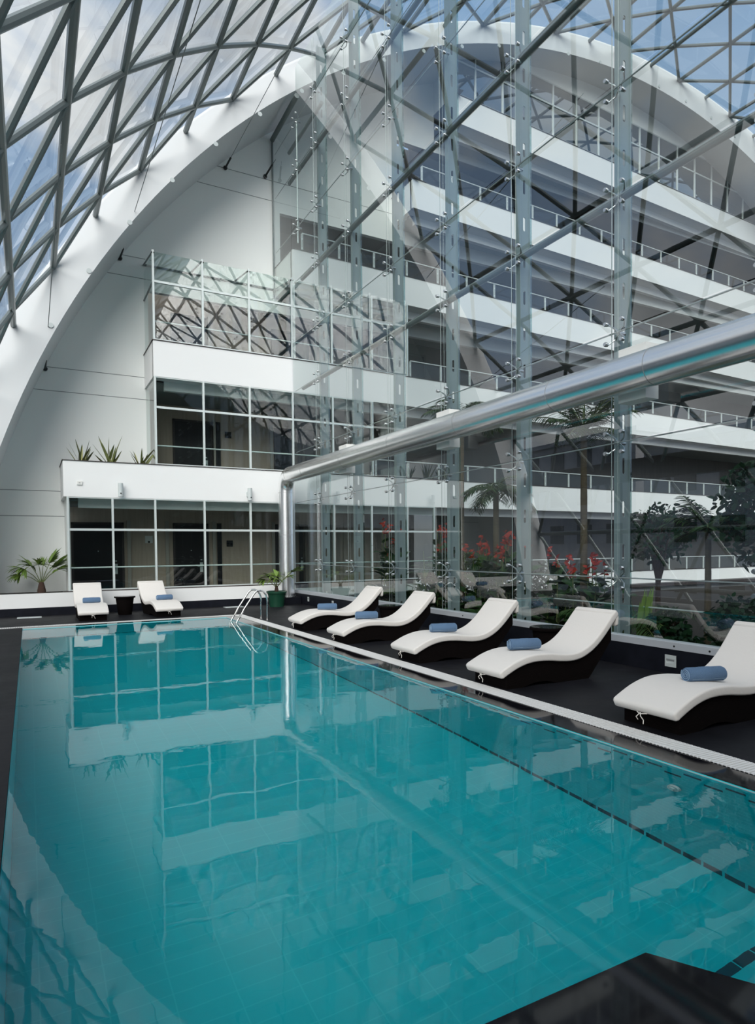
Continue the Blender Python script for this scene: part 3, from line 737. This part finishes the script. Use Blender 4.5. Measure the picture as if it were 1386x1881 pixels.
# ------------------------------------------------------------------ steel duct
duct = empty('steel_duct', (6.29,17.0,.2)); tag(duct, 'long brushed steel duct rising from the corner and running along the glass wall', 'duct')
RD, ZD = .215, 3.55-.2
pts = [(0,0,0),(0,0,ZD-.42)]
for i in range(1,9):
    a_ = PI/2*i/8; pts.append((0,-(.40-.40*math.cos(a_)), ZD-.40+.40*math.sin(a_)))
pts.append((0,-19.5,ZD))
q = MB(); q.tube(pts, RD, 40); q.build('pipe', STEEL, duct)
q = MB(); q.tube([(0,0,0),(0,0,.03)], RD+.03, 32); q.build('base_flange', STEEL, duct)
for kind_,v in [('v',1.72),('v',2.88)]+[('h',y) for y in (-.42,-1.6,-3.9,-6.1,-8.3,-10.45,-12.0,-14.0)]:
    q = MB()
    if kind_ == 'v': q.tube([(0,0,v),(0,0,v+.006)], RD+.002, 40)
    else: q.tube([(0,v,ZD),(0,v-.006,ZD)], RD+.002, 40)
    q.build('seam_band', JOINT, duct)
for y in (5.42,9.45,13.55,1.5):
    br_ = MB(); yy = y-17.0
    br_.box((.12,yy-.2,ZD-.29),(.34,yy+.2,ZD+.36)); br_.build('support_bracket', WHITEPL, duct)

# ------------------------------------------------------------------ loungers
PROF = [(.0,.205),(.06,.235),(.2,.295),(.35,.335),(.5,.35),(.68,.343),(.85,.322),(1.0,.312),(1.12,.325),(1.25,.372),(1.38,.455),(1.5,.565),(1.6,.67),(1.66,.73)]
def smooth_prof(P, n=3):
    out = []
    for i in range(len(P)-1):
        p0 = P[max(0,i-1)]; p1 = P[i]; p2 = P[i+1]; p3 = P[min(len(P)-1,i+2)]
        for k in range(n):
            t = k/n
            out.append(tuple(.5*((2*p1[c])+(-p0[c]+p2[c])*t+(2*p0[c]-5*p1[c]+4*p2[c]-p3[c])*t*t+(-p0[c]+3*p1[c]-3*p2[c]+p3[c])*t**3) for c in (0,1)))
    return out+[P[-1]]
def slab_sweep(mb, path, half, th, rnd, mi=0):
    """rounded rectangular section swept along path (x,z of the top face)"""
    nS = []; k = 4
    corners = [(half-rnd, -rnd), (-(half-rnd), -rnd), (-(half-rnd), -(th-rnd)), (half-rnd, -(th-rnd))]
    for ci,(cx,cz) in enumerate(corners):
        for q_ in range(k+1):
            a_ = PI/2*ci + PI/2*q_/k; nS.append((cx+rnd*math.cos(a_), cz+rnd*math.sin(a_)))
    n = len(nS); V = []; Fs = []; P = [Vector((x,0,z)) for x,z in path]
    frames = []
    for i,p_ in enumerate(P):
        t = (P[min(i+1,len(P)-1)]-P[max(i-1,0)]).normalized(); nrm = Vector((-t.z,0,t.x)); frames.append((p_,t,nrm))
    def ring(c_,t,nrm,s,dt):
        for (yy,zz) in nS: V.append(c_ + t*dt + Vector((0,yy*(1-(1-s)*.12),0)) + nrm*(-th/2+(zz+th/2)*s))
    first = True; m_ = 0
    ring(*frames[0], .45, -.028); ring(*frames[0], .82, -.018)
    for fr_ in frames: ring(*fr_, 1, 0)
    ring(*frames[-1], .82, .018); ring(*frames[-1], .45, .028)
    m_ = len(frames)+4
    for i in range(m_-1):
        for q_ in range(n): Fs.append((i*n+q_,(i+1)*n+q_,(i+1)*n+(q_+1)%n,i*n+(q_+1)%n))
    Fs.append(tuple(range(n))); Fs.append(tuple((m_-1)*n+q_ for q_ in range(n))[::-1])
    mb.add(V, Fs, mi, True)
def make_lounger():
    r = empty('sun_lounger')
    path = smooth_prof(PROF+[(1.69,.757)],3)
    q = MB(); slab_sweep(q, path, .31, .085, .02); cush = q.build('cushion', CUSH, r)
    q = MB(); slab_sweep(q, [(1.685,.742),(1.735,.728),(1.755,.68),(1.75,.60)], .305, .04, .01); q.build('head_flap', CUSH, r)
    # woven base: wave shaped body
    pp = smooth_prof(PROF,3); q = MB(); xs_ = [p_ for p_ in pp if .07 <= p_[0]]
    def under(x):
        if x < .34: return 0.0
        if x < .80:
            return .04*math.sin(PI*(x-.34)/.46)**.8
        if x < 1.30: return 0.0
        return (x-1.30)*1.15
    top = [(x,z-.09) for x,z in xs_]; V = []; hw = .275
    for (x,zt_) in top:
        zb = min(under(x), zt_-.05)
        V += [(x,-hw,zb),(x,hw,zb),(x,hw,zt_),(x,-hw,zt_)]
    Fs = []
    for i in range(len(top)-1):
        for k in range(4): Fs.append((i*4+k,i*4+(k+1)%4,(i+1)*4+(k+1)%4,(i+1)*4+k))
    Fs += [(3,2,1,0), tuple(len(V)-4+k for k in range(4))]
    q.add(V, Fs); q.build('woven_base', RATTAN, r)
    q = MB(); random.seed(3)
    q.tube([(-.01,.02,.135),(-.03,.0,.11),(-.02,-.02,.08),(-.028,-.025,.05)], .004, 6); q.tube([(-.01,.02,.135),(-.035,.04,.10),(-.02,.035,.075)], .004, 6); q.tube([(.0,.06,.135),(-.02,.02,.125),(.0,-.04,.135)], .004, 6)
    q.build('tie_cord', PIPING, cush)
    return r
LG = 'cream cushioned sun loungers on the deck'
L0 = make_lounger()
X0 = 4.36
spots = [(X0+.06,3.62,0,'nearest cream sun lounger, cut by the right edge of the photo'),
         (X0-.04,5.62,0,'second nearest cream sun lounger on the right deck'),
         (X0,7.42,0,'third nearest cream sun lounger, level with the middle of the pool'),
         (X0-.05,9.48,0,'cream sun lounger just beyond the middle of the right hand row'),
         (X0,11.42,0,'farthest cream sun lounger of the right hand row, near the steel duct'),
         (1.20,15.22,PI/2,'cream sun lounger at the far end in front of the leftmost windows'),
         (2.80,15.22,PI/2+.09,'cream sun lounger at the far end, right of the dark side table')]
for i,(x,y,rz,lab) in enumerate(spots):
    o = L0 if i == 0 else copy_tree(L0)
    o.location = (x,y,0); o.rotation_euler = (0,0,rz); tag(o, lab, 'sun lounger', LG)
# towels
def make_towel():
    r = empty('rolled_towel'); L_ = .18; n = 28; V = []; Fs = []
    q = MB(); prof = [(-L_,.7),(-L_+.006,.92),(-L_+.02,1.0),(-.05,1.0),(-.045,1.03),(.05,1.03),(.055,1.0),(L_-.02,1.0),(L_-.006,.92),(L_,.7)]
    for (x,s) in prof:
        for k in range(n):
            a_ = 2*PI*k/n; V.append((x, .066*s*math.cos(a_)*1.06, .064+.062*s*math.sin(a_)))
    for i in range(len(prof)-1):
        for k in range(n): Fs.append((i*n+k,(i+1)*n+k,(i+1)*n+(k+1)%n,i*n+(k+1)%n))
    Fs += [tuple(range(n)), tuple((len(prof)-1)*n+k for k in range(n))[::-1]]
    q.add(V, Fs, 0, True); roll = q.build('roll', TOWEL, r)
    for sx in (-1,1):
        q = MB(); pts_ = []
        for k in range(60):
            a_ = k*.33; rr = .006+.0026*a_; pts_.append((sx*(L_+.001), rr*math.cos(a_)*1.06, .064+rr*math.sin(a_)))
        q.tube(pts_, .0045, 5); q.build('spiral_edge', TOWEL2, roll)
    for dz in (.5,1.05):
        q = MB(); V = []; 
        for x in (-L_+.02,L_-.02):
            for k in range(5):
                a_ = PI+dz-.06+.03*k; V.append((x,.0675*math.cos(a_)*1.06,.064+.0640*math.sin(a_)))
        q.add(V, [(k,k+1,k+6,k+5) for k in range(4)], 0, True); q.build('woven_stripe', TOWEL2, roll)
    return r
T0 = make_towel()
ts = [(5.09,3.54,.338,-.30,'blue rolled towel on the nearest sun lounger'),(4.90,5.62,.352,-.30,'blue rolled towel on the second nearest sun lounger'),
      (5.02,7.42,.343,-.32,'blue rolled towel on the third nearest sun lounger'),(4.89,9.48,.350,-.34,'blue rolled towel on the lounger just beyond the middle of the row'),
      (5.04,11.42,.340,-.36,'blue rolled towel on the farthest lounger of the right hand row'),(1.22,15.95,.343,0,'blue rolled towel on the left lounger at the far end'),
      (2.82,15.98,.338,.08,'blue rolled towel on the right lounger at the far end')]
for i,(x,y,z,rz,lab) in enumerate(ts):
    o = T0 if i == 0 else copy_tree(T0); o.location = (x,y,z); o.rotation_euler = (0,0,rz); tag(o, lab, 'towel', 'blue rolled towels on the loungers')
# side tables
def make_table():
    r = empty('side_table'); q = MB(); q.lathe([(.15,0),(.155,.02),(.205,.40)], n=32); q.build('woven_body', RATTAN, r)
    q = MB(); q.lathe([(.205,.395),(.235,.40),(.24,.425),(.232,.438),(.2,.434)], n=36); q.build('table_top', RATTAN, r)
    q = MB(); q.lathe([(.20,.436),(.225,.437),(.226,.441),(.20,.441)], n=36); q.build('glass_top', mat('dark_glass',(.01,.015,.015),.06), r)
    return r
tb = make_table()
for i,(x,y,lab) in enumerate([(1.98,16.4,'dark woven side table between the two far loungers'),(5.98,10.62,'dark woven side table behind the second farthest lounger of the right row'),(6.12,6.55,'dark woven side table behind the second nearest lounger')]):
    o = tb if i == 0 else copy_tree(tb); o.location = (x,y,0); tag(o, lab, 'table', 'dark woven side tables')

# pool ladder
lad = empty('pool_ladder', (4.45,13.45,0)); tag(lad, 'stainless steel pool ladder at the far right corner of the pool', 'ladder')
for yy in (.21,-.21):
    q = MB(); pts_ = [(0,yy,0),(0,yy,.42)]
    for k in range(1,9): a_ = PI*k/9*.86; pts_.append((-.17+.17*math.cos(a_),yy,.42+.23*math.sin(a_)))
    pts_ += [(-.50,yy,.28),(-.66,yy,.02),(-.70,yy,-.10),(-.70,yy,-1.1)]
    q.tube(pts_, .02, 12); q.build('handrail', CHROME, lad)
for z in (-.3,-.6,-.9):
    q = MB(); q.box((-.74,-.2,z-.012),(-.66,.2,z+.012)); q.build('tread', CHROME, lad)
q = MB(); q.lathe([(.04,0),(.04,.012),(.022,.016)], (0,.21,0), 16); q.lathe([(.04,0),(.04,.012),(.022,.016)], (0,-.21,0), 16); q.build('floor_flange', CHROME, lad)

# ------------------------------------------------------------------ plants
def leaf_strip(q, base, dirv, length, width, droop, n=6, mi=0, roll=0., fold=.0):
    """pointed blade leaving base along dirv and drooping under gravity"""
    dv = Vector(dirv).normalized(); p_ = Vector(base); side = dv.cross(Vector((0,0,1)))
    if side.length < .05: side = Vector((1,0,0))
    side.normalize(); side = Matrix.Rotation(roll, 3, dv) @ side
    V = []; Fs = []
    for i in range(n+1):
        t = i/n; w_ = width*.5*math.sin(PI*min(1,.18+.82*t))**.7 if t < 1 else 0.0005
        V += [p_-side*w_, p_+side*w_]
        dv = (dv+Vector((0,0,-droop/n))).normalized(); p_ = p_+dv*length/n
    for i in range(n): Fs.append((2*i,2*i+1,2*i+3,2*i+2))
    q.add(V, Fs, mi)
def fan_leaf(q, qs, base, tip, rad, nleaf, rng, mi=0, droop=.5, face=None, spread=2.7):
    base, tip = Vector(base), Vector(tip)
    mid = (base+tip)/2 + Vector((0,0,.04)); qs.tube([base,mid,tip], [.012,.009,.007], 6)
    ax = (tip-mid).normalized(); side = ax.cross(Vector((0,0,1)))
    if side.length < .1: side = Vector((1,0,0))
    side.normalize()
    if face is not None: side = Vector(face).normalized()
    for k in range(nleaf):
        a_ = -spread/2+spread*k/(nleaf-1); dv = ax*math.cos(a_)+side*math.sin(a_)
        leaf_strip(q, tip, dv, rad*rng.uniform(.82,1.05), rad*spread/nleaf*1.15, droop*rng.uniform(.6,1.4), 5, mi, roll=rng.uniform(-.4,.4))
def feather(q, qs, base, dirv, length, droop, nl, ll, lw, rng, mi=0, ldroop=.9):
    dv = Vector(dirv).normalized(); p_ = Vector(base); pts_ = [p_.copy()]; dirs = [dv.copy()]; n = 10
    for i in range(n): dv = (dv+Vector((0,0,-droop/n))).normalized(); p_ = p_+dv*length/n; pts_.append(p_.copy()); dirs.append(dv.copy())
    qs.tube(pts_, [.014*(1-.8*i/n)+.003 for i in range(n+1)], 5)
    for k in range(nl):
        t = .12+.88*k/nl; f_ = t*n; i = min(n-1,int(f_)); c_ = pts_[i].lerp(pts_[i+1], f_-i); d_ = dirs[i]
        sd_ = d_.cross(Vector((0,0,1)))
        if sd_.length < .1: sd_ = Vector((1,0,0))
        sd_.normalize(); l_ = ll*math.sin(PI*(.15+.8*t))**.6
        for s_ in (-1,1):
            leaf_strip(q, c_, sd_*s_+d_*.7+Vector((0,0,.15)), l_*rng.uniform(.85,1.1), lw, ldroop*rng.uniform(.7,1.3), 4, mi, roll=rng.uniform(-.5,.5))
def finish(r, q, qs, lm, sm=STALK, ln='foliage', sn='stalks'):
    if q.v: q.build(ln, lm, r)
    if qs.v: qs.build(sn, sm, r)
# fan palm in the left planter
rng = random.Random(5)
r = empty('fan_palm', (.25,18.2,.46)); tag(r, 'fan palm with a short brown trunk in the bed at far left', 'palm')
q = MB(); q.lathe([(.09,0),(.10,.08),(.075,.2),(.05,.3)], n=12); q.build('trunk', BARKD, r)
q, qs = MB(), MB()
for (tx,ty,tz,rd,dr) in [(-.36,-.1,.62,.36,1.1),(-.22,.1,.70,.34,.9),(.28,-.1,.66,.42,.3),(.2,.05,.78,.36,.35),(.36,-.2,.60,.34,.5),(-.05,-.15,.74,.22,1.2),(.05,.15,.72,.24,1.0),(-.45,.0,.5,.3,1.4)]:
    fan_leaf(q, qs, (0,0,.25), (tx,ty,tz), rd*1.3, 26, rng, droop=dr)
finish(r, q, qs, LEAFP)
# potted fan palm by the duct
r = empty('potted_fan_palm', (5.78,16.42,0)); tag(r, 'small fan palm in a dark green pot beside the steel duct', 'potted palm')
q = MB(); q.lathe([(.19,0),(.225,.30),(.25,.36),(.27,.362),(.275,.41),(.25,.415),(.245,.38)], n=32, caps=False); q.lathe([(.001,.01),(.19,.01)], n=32, caps=False); q.build('pot', GREENPOT, r)
q = MB(); q.lathe([(.245,.375),(.1,.385),(.002,.39)], n=24, caps=False); q.build('soil', SOIL, r)
q = MB(); q.lathe([(.05,.38),(.055,.44),(.03,.56)], n=12); q.build('trunk', BARKD, r)
q, qs = MB(), MB()
for (tx,ty,tz,rd,dr) in [(-.20,-.1,.78,.34,.9),(-.28,.1,.72,.30,1.1),(.30,-.35,.92,.34,.35),(-.1,-.2,.74,.28,1.2),(.05,.15,.80,.30,.8),(.36,.05,.80,.22,.9)]:
    fan_leaf(q, qs, (0,0,.5), (tx,ty,tz), rd*1.1, 22, rng, droop=dr)
finish(r, q, qs, LEAFP)
# variegated blades in the trough
def blades(name, loc, n, hmin, hmax, lean, lab, seed, m=(LEAFV,LEAFY), w=.085, cat='plant', group=None):
    rg = random.Random(seed); r = empty(name, loc); q = MB(); q2 = MB()
    for k in range(n):
        a_ = rg.uniform(0,2*PI); ln = rg.uniform(.05,lean); h = rg.uniform(hmin,hmax); dv = Vector((math.cos(a_)*ln,math.sin(a_)*ln*.6,1))
        b_ = (rg.uniform(-.06,.06),rg.uniform(-.05,.05),-.02)
        leaf_strip(q, b_, dv, h, w*rg.uniform(.7,1.2), rg.uniform(.0,.25), 7, roll=rg.uniform(-.8,.8))
        if k % 2 == 0 and m[1]: leaf_strip(q2, Vector(b_)+Vector((.012,-.006,0)), dv, h*.93, w*.35, .1, 6, roll=rg.uniform(-.6,.6))
    q.build('blades', m[0], r)
    if q2.v: q2.build('pale_blades', m[1], r)['label'] = 'yellowish leaf blades'
    tag(r, lab, cat, group); return r
PG = 'variegated plants in the trough above the ground floor'
blades('snake_plant',(1.2,18.0,3.69),12,.35,.72,.8,'variegated snake plant at the left end of the trough',11,group=PG)
blades('snake_plant',(1.86,18.0,3.69),15,.4,.95,.9,'variegated snake plant in the middle of the trough, the tallest',15,group=PG)
blades('snake_plant',(2.62,18.0,3.69),12,.3,.75,.8,'variegated snake plant in the trough beside the first floor windows',23,group=PG)

# garden ground behind the glass
s = MB(); s.box((XW+.12,-4,-.7),(XR,17.5,-.25)); struct(s.build('floor.002', SOIL), 'dark planted ground of the garden behind the glass', 'garden floor')

LEAFG = mat('garden_palm_leaf', (.045,.085,.025), .5, spec=.2, noise=(5,.45))
def feather_palm(loc, h, crown, lab, seed, r0=.085, L_=1.15, ll=.36, droop=1.3, lean=(0,0), lw=.022, up=.9):
    rg = random.Random(seed); r = empty('feather_palm', loc); tag(r, lab, 'palm', 'palms in the garden behind the glass')
    q = MB(); n = 10; top = Vector((lean[0],lean[1],h)); pts_ = [Vector((lean[0]*(i/n)**1.5,lean[1]*(i/n)**1.5,h*i/n)) for i in range(n+1)]
    rs_ = [r0*(1.15-.35*i/n)*(1+.06*(i%2)) for i in range(n+1)]; q.tube(pts_, rs_, 12); q.build('trunk', BARK, r)
    q, qs = MB(), MB()
    for k in range(crown):
        a_ = 2*PI*k/crown*2.4+rg.uniform(-.2,.2); el = rg.uniform(.15,up)
        feather(q, qs, top, (math.cos(a_),math.sin(a_),el*1.2), L_*rg.uniform(.8,1.1), droop*rg.uniform(.7,1.2), 26, ll, lw, rg)
    finish(r, q, qs, LEAFG); return r
feather_palm((8.5,11.85,-.25),4.75,16,'tall slim palm behind the fourth slotted column, crown above the duct',31,r0=.07,L_=1.0,lean=(.03,-.02))
feather_palm((8.9,11.1,-.25),3.0,16,'middle palm with a bushy crown of drooping fronds and red flowers round its foot',32,r0=.07,L_=.95,droop=1.6)
feather_palm((8.5,8.2,-.25),3.75,26,'palm with a straight trunk between the two nearest slotted columns',33,r0=.062,L_=1.05,droop=.9,up=2.2,lw=.02,ll=.34)
feather_palm((8.5,5.86,-.25),1.95,16,'short brown trunked palm nearest the right edge of the photo',34,r0=.045,L_=.7,ll=.3,droop=.8,lw=.03,up=1.6)
feather_palm((8.1,6.95,-.25),.55,14,'low spreading palm with broad drooping fronds by the nearest column',36,r0=.07,L_=1.0,ll=.34,droop=1.0,up=.8)
feather_palm((7.7,14.4,-.25),.55,12,'small low palm behind the farthest right hand lounger',37,r0=.05,L_=.75,ll=.3,droop=1.0,up=1.0)
blades('yucca',(8.0,6.62,-.1),16,.8,1.15,.7,'lime green sword leaved plant beside the nearest slotted column',41,(LEAFB,None),w=.09)

def canna(loc, h, ns, lab, seed, flowers=True):
    rg = random.Random(seed); r = empty('canna_lily' if flowers else 'broadleaf_plant', loc)
    q, qs, qf = MB(), MB(), MB()
    for k in range(ns):
        a_ = rg.uniform(0,2*PI); rr = rg.uniform(.05,.42); bx,by = math.cos(a_)*rr, math.sin(a_)*rr; hh = h*rg.uniform(.72,1.05)
        tx,ty = bx+rg.uniform(-.12,.12), by+rg.uniform(-.12,.12); qs.tube([(bx,by,0),(tx,ty,hh)], [.016,.008], 6)
        for l_ in range(10):
            z = hh*(.08+.74*l_/9); b2 = a_+l_*2.4
            leaf_strip(q, (bx+(tx-bx)*z/hh,by+(ty-by)*z/hh,z), (math.cos(b2),math.sin(b2),1.1), rg.uniform(.34,.55), rg.uniform(.13,.2), 1.1, 6, roll=rg.uniform(-.5,.5))
        if flowers and k % 3 != 2:
            for f_ in range(13):
                c_ = Vector((tx,ty,hh+rg.uniform(-.05,.17))); leaf_strip(qf, c_, (rg.uniform(-1,1),rg.uniform(-1,1),rg.uniform(-.2,1.2)), rg.uniform(.06,.12), .05, .6, 3, roll=rg.uniform(-2,2))
    finish(r, q, qs, LEAFM)
    if qf.v: qf.build('flowers', RED, r)['label'] = 'red flower spikes'
    tag(r, lab, 'flowering plant' if flowers else 'plant', 'flowering plants in the garden' if flowers else 'leafy plants in the garden')
for i,(x,y,h,ns,lab) in enumerate([(8.3,14.6,2.25,11,'tall red flowering canna clump behind the second farthest lounger'),(8.3,12.3,2.15,11,'red flowering canna clump between the third and fourth columns'),
    (8.4,10.9,1.95,13,'dense red flowering canna clump at the foot of the middle palm'),(8.2,9.9,1.85,13,'red flowering canna clump left of the fifth column'),(8.3,8.7,1.55,7,'red flowering canna clump just right of the fifth column'),(8.6,7.9,1.7,5,'sparse red flowering canna clump by the straight trunked palm')]):
    canna((x,y,-.25), h, ns, lab, 50+i)
for i,(x,y,h,ns,lab) in enumerate([(7.6,10.4,.75,8,'broad leaved plant low against the glass behind the third lounger'),(7.6,8.8,.65,8,'broad leaved plant low against the glass right of the third lounger'),
    (7.7,12.6,.9,8,'broad leaved plant behind the second farthest lounger'),(7.5,7.3,.45,7,'low leafy plant by the glass behind the second nearest lounger'),(7.6,5.9,.35,7,'low leafy plant by the glass right of the nearest column'),(7.6,5.2,.42,7,'low leafy plant by the glass at the right edge'),(9.6,9.4,1.3,8,'leafy plant behind the red flowers')]):
    canna((x,y,-.25), h, ns, lab, 70+i, False)
def bush(loc, rad, n, lab, seed, m=LEAFD, ls=.1, trunk=0, cat='bush', name='bush', zs=1.0):
    rg = random.Random(seed); r = empty(name, loc); q, qs = MB(), MB()
    c0 = Vector((0,0,trunk+rad*.85*zs))
    for k in range(14):
        v = Vector((rg.gauss(0,1),rg.gauss(0,1),rg.gauss(0,1)*zs)).normalized()*rad*.8; v.z *= zs; qs.tube([(0,0,max(0,trunk*.7)),(c0+v*.5),(c0+v)], [.02,.012,.004], 5)
    if trunk: qs.tube([(0,0,0),(0,0,trunk),c0], [.05,.04,.02], 8)
    for k in range(n):
        v = Vector((rg.gauss(0,1),rg.gauss(0,1),rg.gauss(0,1))).normalized()*rad*rg.uniform(.35,1)**.6; v.z *= zs
        leaf_strip(q, c0+v, (rg.uniform(-1,1),rg.uniform(-1,1),rg.uniform(-.7,.8)), ls*rg.uniform(.7,1.3), ls*.5, .4, 3, roll=rg.uniform(-2,2))
    finish(r, q, qs, m, BARKD, 'foliage', 'branches'); tag(r, lab, cat); return r
bush((9.4,7.4,-.25), .55, 700, 'dark leafy bush behind the glass left of the nearest column', 81, trunk=1.5, cat='tree', name='small_tree')
bush((8.6,4.95,-.25), .75, 1400, 'dark leafy tree behind the glass at the right edge of the photo', 82, trunk=1.5, ls=.12, cat='tree', name='small_tree', zs=1.1)
bush((8.0,5.05,-.25), .42, 700, 'dark bush under the leafy tree at the right edge', 83, trunk=.35)
bush((8.1,6.2,-.25), .28, 380, 'small dark bush just right of the lime sword leaved plant', 84, trunk=.35)
bush((7.9,5.75,-.25), .2, 260, 'small bush in front of the short brown trunked palm', 85, trunk=.22)
bush((8.9,13.4,-.25), .55, 700, 'dark green bush between the canna clumps near the second column', 86, trunk=.5)
bush((9.0,9.6,-.25), .6, 800, 'dark green bush behind the red flowers left of the fifth column', 87, trunk=.4)
bush((9.1,12.0,-.25), .6, 800, 'dark green bush at the foot of the tall slim palm', 88, trunk=.4)
q = MB(); 
r = empty('garden_rail', (0,0,0)); q.tube([(8.0,8.5,.62),(8.0,3.0,.60)], .012, 8); q.build('rail', ALU, r); q = MB()
for y in (7.6,5.0): q.tube([(8.0,y,-.25),(8.0,y,.61)], .012, 6)
q.build('post', TUBE, r); tag(r, 'thin horizontal garden rail behind the glass at right', 'rail')

# ------------------------------------------------------------------ surroundings seen only through the roof and as reflections
s = MB(); s.box((-140,-90,-6.3),(120,130,-6)); struct(s.build('floor.003', GROUND), 'ground around the building', 'ground')
s = MB(); s.box((-3.25,-9,-6),(-3.2,19.1,0)); s.box((-3.25,-9,-.4),(-1.7,-4,-.12)); struct(s.build('wall_left.001', CONC), 'outer foundation wall left of the deck', 'wall')
def building(x,y,w,dp,h,m,lab,seed):
    r = empty('office_building',(x,y,-6)); q = MB(); q.box((-dp,-w/2,0),(0,w/2,h)); q.build('wall', m, r)
    q = MB(); z = 1.6
    while z < h-1.8:
        yy = -w/2+1.2
        while yy < w/2-2: q.box((.0,yy,z),(.06,yy+1.5,z+1.5)); yy += 3.0
        z += 3.1
    q.build('window', DARKWIN, r); q = MB(); q.box((-dp-.3,-w/2-.3,h),(.3,w/2+.3,h+.35)); q.build('roof_slab', CONC, r); tag(r, lab, 'building', 'buildings reflected in the glass wall')
building(-22,22,14,10,14,CONC,'grey office block reflected in the glass wall behind the palms',1)
building(-26,42,18,12,16,CONC,'far grey office block reflected deep in the glass wall',2)
building(-18,8,9,8,9.5,CONCB,'low brown building reflected at the right of the glass wall',3)
